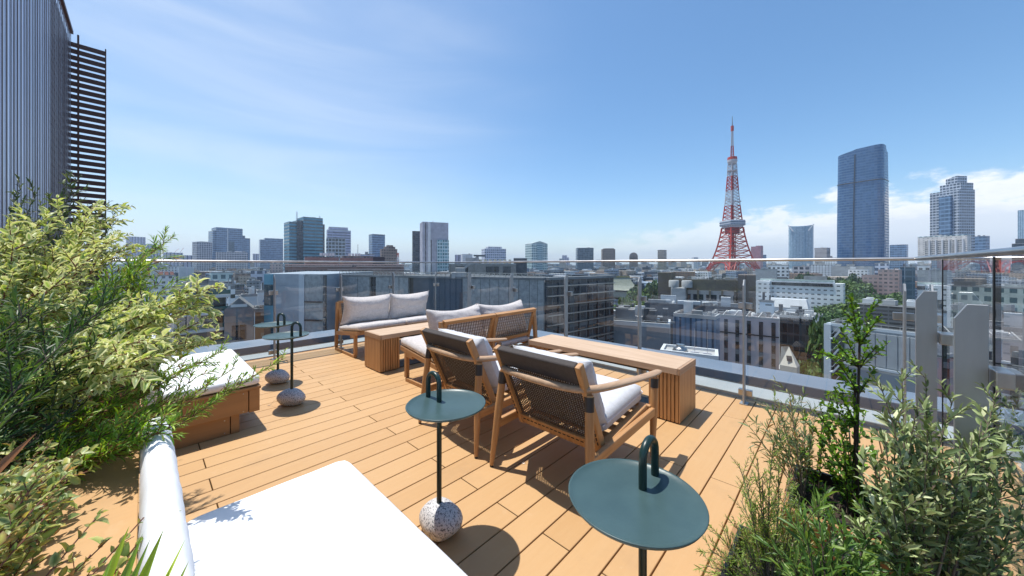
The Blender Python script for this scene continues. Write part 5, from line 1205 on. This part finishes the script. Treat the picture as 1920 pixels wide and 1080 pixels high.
# -- low roofs in front of it
def roofed(name, label, a, b, y, D, mat, r, k, gear, seed, **kk): return bldg(name, label, a, b, y, D, mat, r=r, k=k, gear=gear, seed=seed, **kk)
roofed('slate_roof_building', 'dark slate building with long pipes over its roof in front of the taupe hall', 1208, 1405, 577, 105, pm('slate_wall', (.13, .137, .15), .7, noise=(.5, .2)), -.05, .22, 6, 41, roof=ROOF_D)
corr = fa('f_corr', (.12, .17, .24), (.06, .09, .13), 60, 1.1, (0, 1), (.6, .98)); roofed('blue_shed', 'blue grey corrugated plant shed with flat pale rim', 1262, 1352, 597, 78, corr, -.2, .6, 3, 42, roof=conc)
e8, w, d, h = roofed('low_grey_block', 'low mid grey block with white rimmed flat roof and rooftop units', 1140, 1262, 612, 66, pm('mid_grey_wall', (.27, .275, .29), .75, noise=(.4, .12)), -.1, .55, 14, 43, roof=white)
roofed('white_penthouse', 'small white roof house among the rooftop units', 1180, 1215, 600, 76, white, -.1, .6, 2, 44)
e9, w, d, h = roofed('pale_flat_roof', 'small building with bright flat roof holding a fan and two aerials', 1238, 1350, 668, 47, concd, -.05, .6, 0, 45, roof=white, parapet=.45)
MB().box(-.48*w, .48*w, -.47*d, .47*d, h+.01, h+.10).build('roof_sheet', conc, e9)
MB().lathe([(.9, h+.12), (.9, h+.5), (.55, h+.52), (.55, h+1.0)], 14, (-.16*w, .05*d, 0)).build('fan', steel, e9); MB().box(-.30*w, -.05*w, -.12*d, .14*d, h+.11, h+.3).build('fan_base', ROOF_D, e9)
for x in (.10, .32): MB().bar((x*w, 0, h+.1), (x*w, 0, h+3.4), .06).box(x*w-.5, x*w+.5, -.3, .3, h+.11, h+.25).build('aerial', whitep, e9)
pinkm = pm('pinkish_panel_wall', (.55, .47, .475), .7, noise=(.4, .08)); e10, w, d, h = bldg('striped_office', 'pinkish panelled office with tall dark window stripes behind the rightmost tall post', 1330, 1464, 596, 92, pinkm, r=-.06, k=.4, roof=conc, parapet=.5)
for k in range(6):
    x = -.5*w+(.06+k*.168)*w; s_ = MB().box(x, x+.055*w, -.5*d-.12, -.5*d-.01, 0, h-.7).build('window_stripe', f_dglass, e10)
    for j in range(8): MB().box(x+.002*w, x+.053*w, -.5*d-.2, -.5*d-.125, h-6.5-j*3.3, h-5.3-j*3.3).build('blind', concd, s_)
MB().box(-.5*w, .5*w, -.5*d-.3, -.5*d-.21, h-4.4, h-4.1).build('ledge', seam, e10)
for k in range(6): MB().bar((-.46*w+k*.17*w, -.5*d, h+.3), (-.40*w+k*.17*w, -.3*d, h+1.6), .25).build('roof_brace', conc, e10)
bldg('dark_glass_office', 'black glass office behind the striped office', 1462, 1527, 597, 112, f_dglass, r=-.12, k=.5, gear=5, seed=50, roof=conc)
bldg('white_office', 'plain white office sliver left of the black glass office', 1424, 1452, 567, 135, fa('f_wplain', (.50, .55, .60), (.25, .3, .33), 3.4, 5, (.3, .5), (.3, .7)), r=-.1, k=.6, gear=2)
# sloping white house
hc, hy, w, d, h = site(1462, 1500, 672, 84, -.2, .9); hs_ = empty('slanted_house', hc, 'small white house with steep slanted front and skylight window', 'house', hy); zz = ZT(672, 84)-G0
MB().add([(-.5*w, -.5*d, 0), (.5*w, -.5*d, 0), (.5*w, .5*d, 0), (-.5*w, .5*d, 0), (-.5*w, -.5*d, zz-2), (.5*w, -.5*d, zz-2), (.5*w, .5*d, zz-2), (-.5*w, .5*d, zz-2), (-.5*w, -.1*d, zz+2.4), (-.1*w, .3*d, zz+2.4)],
         [(0, 1, 5, 4), (1, 2, 6, 5), (2, 3, 7, 6), (3, 0, 4, 7), (4, 5, 9, 8), (5, 6, 9), (6, 7, 8, 9), (7, 4, 8)]).build('wall', pm('off_white_render', (.55, .52, .46), .8), hs_)
MB().bar((-.12*w, -.34*d, zz-.2), (.16*w, -.22*d, zz-.2), .15, 1.3, up=(0, .6, 1)).build('skylight', f_dglass, hs_)
# -- big white hotel, its hall, wing above
e11, w, d, h = bldg('white_hotel', 'long white hotel slab with rows of small windows in front of the park', 1424, 1566, 527, 250, f_hotel, r=-.18, k=.14, gear=4, seed=60, roof=pm('pale_green_trim', (.50, .60, .56), .6), parapet=1.0)
MB().box(-.5*w+.3, .5*w-.3, -.5*d-.5, -.5*d-.02, h-3.4, h-1.2).build('top_floor_windows', f_dglass, e11); MB().box(.5*w+.02, .5*w+5, -.5*d, .9*d, 0, h-1).build('end_wing', f_hotel, e11); MB().box(-.53*w, -.32*w, -.5*d-6, -.5*d-.6, 0, h-.5).build('wing', f_hotel, e11)
e12, w, d, h = bldg('white_hall', 'white banquet hall with bright chamfered roof below the white hotel', 1438, 1518, 577, 165, fa('f_hall', (.60, .61, .60), (.12, .14, .15), 6, 2.6, (.2, .6), (.1, .85)), r=-.12, k=.4, parapet=0)
MB().add([(-.52*w, -.55*d, h), (.52*w, -.55*d, h), (.52*w, .5*d, h), (-.52*w, .5*d, h), (-.46*w, -.25*d, h+4), (.46*w, -.25*d, h+4), (.46*w, .4*d, h+4), (-.46*w, .4*d, h+4)], [(0, 1, 5, 4), (1, 2, 6, 5), (2, 3, 7, 6), (3, 0, 4, 7), (4, 5, 6, 7), (3, 2, 1, 0)]).build('chamfered_roof', white, e12)
bldg('low_white_terrace', 'low white flat roofed terrace building below the banquet hall', 1452, 1545, 592, 150, white, r=-.12, k=.5, gear=5, seed=61)
bldg('white_office_slab', 'white slab with dark square windows above the left part of the white hotel', 1440, 1480, 498, 420, fa('f_sq', (.62, .63, .64), (.03, .035, .04), 4.2, 4.4, (.25, .75), (.2, .75)), r=-.1, k=.5, gear=2, seed=62)
bldg('pale_hotel_wing', 'pale plain hotel wing with signage band beside the lattice tower foot', 1416, 1458, 506, 330, conc, r=-.1, k=.5)
bldg('pink_hotel', 'pink brown hotel with stacked balconies behind the park trees', 1615, 1692, 507, 330, f_pinkh, r=-.15, k=.5, gear=3, seed=63, steps=[(-.05, .5, -.5, .5, 1.0), (-.5, -.05, -.45, .5, .86)], roof=pm('pink_trim', (.42, .31, .28), .7))
bldg('navy_office', 'dark navy office block right of the pink hotel', 1688, 1716, 501, 400, f_navy, k=.8, gear=2); 
for i, (a, b, y, D, mt) in enumerate(((1520, 1566, 497, 520, f_white), (1560, 1640, 500, 470, conc), (1486, 1520, 500, 470, f_apt), (1640, 1668, 494, 560, f_whgrid), (1540, 1570, 484, 650, f_white), (1590, 1630, 505, 430, f_white))):
    bldg('city_block', ['white low offices behind the park trees', 'long pale flat building with overhanging roof at the foot of the tallest skyscraper', 'grey flats between hotel and rounded glass tower', 'pale gridded block below the slanting blue block', 'pale slim flats left of the tallest skyscraper', 'white low block with long terrace above the park'][i], a, b, y, D, mt, r=-.1, k=.6, gear=3, seed=70+i)
# -- grey building with the outside stair
stw = pm('grey_panel_wall', (.34, .36, .38), .6, noise=(.3, .1)); e13, w, d, h = bldg('stair_building', 'grey building with outside fire stair and louvred roof plant behind the glossy shrub', 1548, 1760, 622, 62, stw, r=-.25, k=.5, parapet=.5, roof=pbl)
MB().box(-.5*w-.3, -.44*w, -.5*d-.5, -.5*d+.1, 0, h+.3).build('corner_fin', pbl, e13)
MB().box(-.43*w, -.30*w, -.5*d-.25, -.5*d-.01, 0, h-1).build('stair_shaft', f_dglass, e13)
for k in range(9):
    z = h-2.2-k*3.2; s_ = MB().box(-.43*w, -.39*w, -.5*d-1.6, -.5*d-.3, z-.2, z).build('landing', pbl, e13)
    MB().bar((-.43*w, -.5*d-1.6, z+1), (-.39*w, -.5*d-1.6, z+1), .08).bar((-.39*w, -.5*d-1.6, z+1), (-.30*w, -.5*d-1.6, z+2.9), .08).bar((-.39*w, -.5*d-1.5, z-.1), (-.30*w, -.5*d-1.5, z+1.8), .25).build('stair_flight', pbl, s_)
for k in range(7): x = -.28*w+k*.11*w; MB().box(x, x+.10*w, -.5*d-.12, -.5*d-.02, h-6.3, h-.4).build('wall_panel', stw, e13, bevel=.05)
MB().box(-.30*w, .5*w, -.5*d-.4, -.5*d-.13, h-6.9, h-6.5).build('ledge', pbl, e13)
lvr = fa('f_louv', (.10, .105, .11), (.02, .02, .022), .7, 3.2, (.1, .6), (.03, .97), .5, .2); MB().box(-.20*w, .46*w, -.40*d, .3*d, h+.02, h+4.6).build('louvre_screen', lvr, e13)
for k in range(6): MB().box(-.15*w+k*2.6, -.15*w+k*2.6+1.7, -.1*d, -.1*d+1.6, h+4.65, h+5.5).lathe([(.5, h+5.51), (.5, h+5.8)], 12, (-.15*w+k*2.6+.85, -.1*d+.8, 0)).build('roof_unit', [AC_W, conc][k % 2], e13)
# -- between the posts at the right
bldg('red_block', 'red brick block with white balconies between the right steel posts', 1700, 1790, 668, 70, f_red, r=-.3, k=.6, gear=4, seed=80, roof=white)
bldg('white_tank_block', 'white tank like block beyond the right balustrade', 1778, 1880, 640, 85, fa('f_rb', (.55, .56, .56), (.2, .2, .2), 4, 9, (.3, .5), (.4, .6)), r=-.4, k=.5, gear=2, seed=81)
bldg('grey_terrace_block', 'long grey terrace roofed block beyond the right balustrade', 1800, 2010, 700, 70, f_grid, r=-.4, k=.5, gear=8, seed=82)
bldg('sand_roof_block', 'sand coloured gabled hall beyond the right balustrade', 1830, 1960, 590, 150, fa('f_sand', (.40, .33, .30), (.2, .17, .15), 4, 9, (.3, .5), (.4, .6)), r=-.4, k=.6, gear=3, seed=83)
bldg('pale_green_roof_block', 'low building with pale green roof beyond the right balustrade', 1780, 1960, 540, 260, f_green, r=-.4, k=.5, gear=2, seed=84)

# -- ribbed dark building at the left
rb_metal = pm('reflective_rib_metal', (.66, .65, .73), .32, .75); rib_d = pm('dark_bronze_rib', (.17, .115, .11), .42, .4); louv = pm('dark_brown_louvre', (.13, .065, .05), .55)
zt_ = 14.4; e14 = empty('ribbed_building', (-25, -2.6, G0), 'tall building with blue grey vertical ribs and dark open louvres at the upper left', 'building')
H_ = zt_-G0; x1 = -31.9+25
MB().box(x1+6.5, 22, -9, -.25, 0, H_-.02).build('wall', rb_metal, e14)
rib = MB(); k = 0; x = x1
while x < 13:
    rib.box(x, x+.10, -.249, -.236, H_-20-.0, H_); x += .45; k += 1
rib.build('rib_screen', rib_d, e14)
rl = MB(); x = x1+.16
while x < 13: rl.box(x, x+.03, -.249, -.24, H_-20, H_-.05); x += .26
rl.build('light_ribs', rb_metal, e14)
MB().box(x1, 22, -.32, -.15, H_+.002, H_+.18).build('roof_edge', louv, e14); MB().box(x1, 22, -.24, -.01, 0, H_-20.1).build('lower_wall', rib_d, e14)
lo = MB()
for k in range(40):
    z = H_-.45-k*.372; lo.box(x1-.06, x1+.02, .06, 1.02, z-.245, z); lo.box(x1+.05, x1+6.48, -.5, -.30, z-.245, z)
    lo.box(x1-.06, x1+.02, -2.0, .055, z-.245, z)
lo.build('louvre_screen', louv, e14)
MB().box(x1-.08, x1+.04, -.02, .055, H_-20, H_+.05).box(x1-.08, x1+.04, 1.021, 1.07, H_-16, H_-.3).build('louvre_post', louv, e14)

# ---- trees
tree_leaf = leaf_mat('tree_leaf', .6, .15)
def tree_proto(seed, n=420, rad=4.2, hgt=9, cols=None):
    rg = np.random.RandomState(seed); clumps = []
    for _ in range(13):
        a = rg.uniform(0, 6.28); r0 = rad*rg.uniform(.1, .75); clumps.append((r0*math.cos(a), r0*math.sin(a), hgt*rg.uniform(.5, .92), rad*rg.uniform(.3, .5)))
    vs = []; fs = []; cc = []
    cols = cols or [(.035, .075, .022), (.06, .12, .03), (.09, .16, .04)]
    for i in range(n):
        cx, cy, cz, cr = clumps[rg.randint(len(clumps))]; d = rg.normal(0, 1, 3); d /= np.linalg.norm(d); d[2] = abs(d[2])*.9 if rg.rand() < .75 else d[2]
        p = np.array([cx, cy, cz])+d*cr*rg.uniform(.75, 1.08)*np.array([1, 1, .75]); nn = d+rg.normal(0, .5, 3); nn /= np.linalg.norm(nn)
        t = np.cross(nn, rg.normal(0, 1, 3)); t /= np.linalg.norm(t); b = np.cross(nn, t); s = rg.uniform(.28, .62); o = len(vs)
        for k in range(5): an = k*1.2566; vs.append(tuple(p+s*rg.uniform(.6, 1.2)*(t*math.cos(an)+b*math.sin(an)))); 
        fs.append(tuple(range(o, o+5))); c = np.array(cols[rg.randint(len(cols))])*rg.uniform(.8, 1.2); cc += [tuple(c)+(1,)]*5
    me = bpy.data.meshes.new('crown'); me.from_pydata(vs, [], fs); me.update(); a = me.color_attributes.new('Col', 'FLOAT_COLOR', 'POINT'); a.data.foreach_set('color', [x for c in cc for x in c]); me.materials.append(tree_leaf)
    tk = MB().sweep([(0, 0, -1), (.1, 0, hgt*.3), (0, .1, hgt*.62)], [.35, .25, .12], 7)
    for k in range(4): a_ = k*1.6+seed; tk.sweep([(0, 0, hgt*.35), (rad*.4*math.cos(a_), rad*.4*math.sin(a_), hgt*.68)], [.14, .06], 5)
    return me, tk
PROT = []
for sd_ in range(5):
    me, tk = tree_proto(100+sd_, cols=[[(.035, .075, .022), (.06, .12, .03), (.09, .16, .04)], [(.06, .11, .03), (.10, .17, .04), (.13, .20, .05)], [(.025, .055, .02), (.04, .08, .025), (.07, .12, .035)]][sd_ % 3])
    tko = tk.build('trunk_proto', bark_d); tm = tko.data; bpy.data.objects.remove(tko); PROT.append((me, tm))
TL = {0: 'mid green broad crowned tree in the park beyond the hotel', 1: 'light green rounded tree in the park beyond the hotel', 2: 'dark green dense tree in the park beyond the hotel'}
def tree(px, py, D, sc, kind, label, group):
    """crown top seen at px, py"""
    me, tm = PROT[kind]; zt2 = ZT(py, D); hgt = zt2-G0; p = C2W((px-960)/F*D, D, G0)
    s = sc; e = empty('tree', (p.x, p.y, max(G0, zt2-9*s)), label, 'tree', random.uniform(0, 6.28), group); e.scale = (s, s, s)
    if zt2-9*s > G0+.5: e.location.z = G0; e.scale = (s, s, hgt/9.2)
    for nm_, m_ in (('crown', me), ('trunk', tm)):
        o = bpy.data.objects.new(nm_, m_); COL.objects.link(o); o.parent = e
    return e
rg = random.Random(21)
for i in range(120):
    px = rg.uniform(1548, 1690); t = (px-1548)/142; top = 517 if px < 1625 else 545; py = rg.uniform(top+4 if px > 1575 else 545, 590); D = 165+(600-py)*2.4+rg.uniform(-10, 10)
    k = rg.randrange(5); wh = ('far edge' if py < 545 else ('middle' if py < 568 else 'near edge'))+' of the park, '+('next to the hotel wing' if px < 1592 else ('in its centre' if px < 1645 else 'towards the pink hotel'))
    tree(px, py, D, rg.uniform(1.3, 2.2), k, ['mid green broad', 'light green rounded', 'dark green dense'][k % 3]+' tree at the '+wh, ['mid green', 'light green', 'dark green'][k % 3]+' park trees at the '+wh)
for i in range(12):
    k = rg.randrange(5); tree(rg.uniform(1540, 1556), rg.uniform(585, 640), rg.uniform(95, 125), rg.uniform(.7, 1.0), k, 'leafy street tree between the black glass office and the stair building', 'street trees')
for i in range(16):
    k = rg.randrange(5); px = rg.uniform(1490, 1625); wh = 'left half' if px < 1540 else ('right end' if px < 1575 else 'far right corner'); tree(px, rg.uniform(506, 518), rg.uniform(330, 400), rg.uniform(1.2, 1.8), 2, 'dark treetop rising behind the '+wh+' of the white hotel', 'treetops behind the hotel '+wh)
for i in range(20):
    k = rg.randrange(5); px = rg.uniform(1185, 1255); wh = 'beside the temple hall' if px < 1220 else 'beside the taupe end block'; tree(px, rg.uniform(527, 552), rg.uniform(270, 320), rg.uniform(1.2, 1.9), k, ['mid green', 'light green', 'dark green'][k % 3]+' tree of the temple grounds '+wh, ['mid', 'light', 'dark'][k % 3]+' green trees '+wh)
for i in range(10):
    k = rg.randrange(5); tree(rg.uniform(1148, 1200), rg.uniform(557, 572), rg.uniform(190, 230), rg.uniform(1.0, 1.5), 1, 'light green tree in front of the temple hall', 'trees before the temple')
for i in range(9):
    k = rg.randrange(5); tree(rg.uniform(1505, 1535), rg.uniform(672, 690), rg.uniform(86, 98), rg.uniform(.5, .8), k, 'small bushy tree beside the slanted house', 'trees beside the slanted house')
for i in range(8):
    k = rg.randrange(5); tree(rg.uniform(1100, 1300), rg.uniform(505, 512), rg.uniform(600, 800), rg.uniform(1.4, 2.2), 2, 'hazy dark tree among the distant blocks left of the lattice tower', 'distant trees')
# ---- street with a few cars
asph = pm('asphalt', (.055, .057, .06), .85, noise=(.5, .2)); linem = pm('road_paint', (.6, .6, .58), .7)
def streetpt(px, py, z=G0): Y = F*(EYE-z)/(py-YH); return (px-960)/F*Y, Y
a = streetpt(1480, 760); b = streetpt(1600, 590)
A_, B_ = C2W(a[0], a[1], 0), C2W(b[0], b[1], 0); dv = (B_-A_).normalized(); nv = Vector((-dv.y, dv.x, 0))
def strip(name, off, wd, z, mat):
    p, q = A_-dv*30+nv*off, B_+dv*60+nv*off; vs = [p-nv*wd/2, p+nv*wd/2, q+nv*wd/2, q-nv*wd/2]; m = MB().add([(v.x, v.y, z) for v in vs], [(0, 3, 2, 1)]); return struct(m.build(name, mat))
strip('road', 0, 13, G0+.006, asph); strip('pavement', -9, 5, G0+.12, conc); strip('pavement', 9, 5, G0+.12, conc)
ml = MB()
for k in range(30): p = A_-dv*20+dv*k*8; ml.add([tuple((p+nv*s*.1+dv*t*3))[:2]+(G0+.012,) for s, t in ((-1, 0), (-1, 1), (1, 1), (1, 0))], [(0, 1, 2, 3)])
struct(ml.build('road_marking', linem))
def make_car():
    e = empty('car', (0, 0, 0), '', 'car'); side = [(-2.2, .35), (-2.2, .8), (-1.5, .92), (-.95, 1.42), (.7, 1.45), (1.35, .95), (2.1, .82), (2.2, .4)]
    vs = [(x, s*.85*(.86 if z > 1.2 else 1), z) for s in (-1, 1) for x, z in side]; n = len(side)
    MB().add(vs, [tuple(range(n)), tuple(range(2*n-1, n-1, -1))]+[(i, n+i, n+(i+1) % n, (i+1) % n) for i in range(n)]).build('body', white, e, bevel=.08)
    MB().box(-.95, .72, -.80, .80, .98, 1.36).build('windows', f_dglass, e)
    for sx in (-1.35, 1.35):
        for sy in (-.86, .7): MB().sweep([(sx, sy, .33), (sx, sy+.18, .33)], .33, 16, up=(0, 0, 1)).build('wheel', black_rub, e)
    return e
car = make_car(); car.rotation_euler = (0, 0, math.atan2(dv.y, dv.x))
cl = ['white car on the street, nearest to the building', 'white car farther up the street', 'white car parked before the dark office', 'white car beside the street trees', 'white car halfway down the street']
for i, (px, py, off) in enumerate(((1528, 684, -3), (1520, 668, 2.5), (1535, 655, -3), (1541, 640, 2.5), (1514, 694, -3))):
    c = car if i == 0 else copy_tree(car); q = streetpt(px, py); c.location = C2W(q[0], q[1], G0+.012); c['label'] = cl[i]; c['category'] = 'car'; c['group'] = 'cars on the street'
lamp = empty('street_lamp', C2W(*streetpt(1520, 712), G0+.12), 'curved white street lamp beside the road', 'street lamp', math.atan2(dv.y, dv.x))
MB().sweep([(0, 0, 0), (0, 0, 8), (0, .6, 9), (0, 2.4, 9.3)], [.12, .09, .07, .06], 8).build('pole', whitep, lamp); MB().box(-.2, .2, 2.0, 3.2, 9.2, 9.45).build('lamp_head', whitep, lamp, bevel=.05)

# ---- the carpet of small blocks
rg = random.Random(77)
KIND = [('white', fa('c_white', (.52, .53, .54), (.05, .06, .07), 3.2, 3.4, (.3, .72), (.2, .75), .3, .6)), ('grey', fa('c_grey', (.27, .28, .30), (.03, .04, .05), 3.2, 3.0, (.3, .75), (.15, .8), .3, .5)),
        ('tan', fa('c_tan', (.34, .28, .23), (.05, .05, .05), 3.2, 3.2, (.3, .7), (.2, .7), .3, .5)), ('dark glazed', fa('c_dark', (.07, .09, .12), (.02, .03, .04), 3.6, 2.2, (.15, .9), (.08, .92), .15, .4)),
        ('blue grey', fa('c_blue', (.20, .25, .32), (.04, .06, .09), 3.5, 2.6, (.25, .8), (.1, .9), .2, .4)), ('brown', fa('c_brown', (.20, .14, .11), (.04, .04, .04), 3.2, 3, (.3, .7), (.2, .7), .3, .5))]
LANES = [(250, 520, 500, 600, 130, 900, 120), (1145, 1320, 498, 545, 330, 1300, 62), (1400, 1720, 494, 512, 480, 1400, 44), (760, 1150, 494, 516, 300, 1400, 40)]
cnt = 0
for (x0, x1, ya, yb, D0, D1, n) in LANES:
    for i in range(n):
        D = D0*(D1/D0)**rg.random(); px = rg.uniform(x0, x1); hh = rg.uniform(9, 30)*(1.0 if D < 500 else 1.25); wd = rg.uniform(9, 22); dp = rg.uniform(9, 20)
        if 1 and x0 == 250 and D < 260: hh = rg.uniform(8, 19)
        kn, mt = rg.choice(KIND); tm = math.atan((px-960)/F)
        sz = 'low' if hh < 14 else ('mid height' if hh < 24 else 'taller'); wh = {250: 'left of the panelled block', 1145: 'between granite block and lattice tower', 1400: 'right of the lattice tower', 760: 'above the granite block roof'}[x0]; ds = 'near' if D < 330 else ('middle distance' if D < 650 else 'far hazy')
        e = empty('small_building', C2W((px-960)/F*D, D, G0), ds+' '+sz+' '+kn+' city building '+wh, 'building', A-tm+rg.uniform(-.5, .5), ds+' '+sz+' '+kn+' buildings '+wh)
        MB().box(-wd/2, wd/2, -dp/2, dp/2, 0, hh).build('wall', mt, e)
        u1 = rg.uniform(.2, .45)*wd; MB().box(-u1/2+rg.uniform(-.2, .2)*wd, u1/2, -dp*.2, dp*.15, hh+.01, hh+rg.uniform(2, 3.6)).build('roof_house', rg.choice([ROOF, AC_W, ROOF_D]), e)
        if D < 500:
            for q in range(4): x = rg.uniform(-.4, .4)*wd; y = rg.uniform(-.4, .35)*dp; MB().box(x-.8, x+.8, y-.5, y+.5, hh+.01, hh+1.3).build('roof_unit', rg.choice([AC_W, ROOF, ROOF_D]), e)
        cnt += 1
# everything farther out reads as one mass
def mass(name, n, D0, D1, hmin, hmax, wmin, wmax, mat, seed, tall=.03):
    rg = random.Random(seed); m = MB(); o = C2W(0, 0, G0)
    for i in range(n):
        tm = rg.uniform(-1.05, 1.05); D = D0*(D1/D0)**rg.random(); c = C2W(math.tan(tm)*D, D, 0); w = rg.uniform(wmin, wmax); d = rg.uniform(wmin, wmax); h = rg.uniform(hmin, hmax)
        if rg.random() < tall: h = rg.uniform(55, 95); w *= .8; d *= .8
        m.box(-w/2, w/2, -d/2, d/2, 0, h, Matrix.Translation((c.x, c.y, 0)) @ Matrix.Rotation(rg.uniform(0, 3.1), 4, 'Z'))
    o = m.build(name, mat, loc=(0, 0, G0)); o['kind'] = 'stuff'; return o
for i, (kn, mt) in enumerate(KIND):
    mass('distant_city', 360, 420, 2200, 8, 34, 12, 34, mt, 200+i, 0); mass('distant_city', 360, 2200, 9000, 12, 50, 25, 80, mt, 300+i, .07)
# ================================================================== AIR
hz_ = MB().box(-9800, 9800, -2500, 9800, G0-1, 330).build('haze', None); hz_['kind'] = 'stuff'
m = bpy.data.materials.new('haze_air'); m.use_nodes = True; nt = m.node_tree; nt.nodes.clear()
pv = N(nt, 'VolumePrincipled', inp={'Color': (.66, .82, 1.0, 1), 'Density': .00009, 'Anisotropy': .1}); o = N(nt, 'OutputMaterial'); L(nt, pv.outputs[0], o.inputs['Volume'])
hz_.data.materials.append(m)
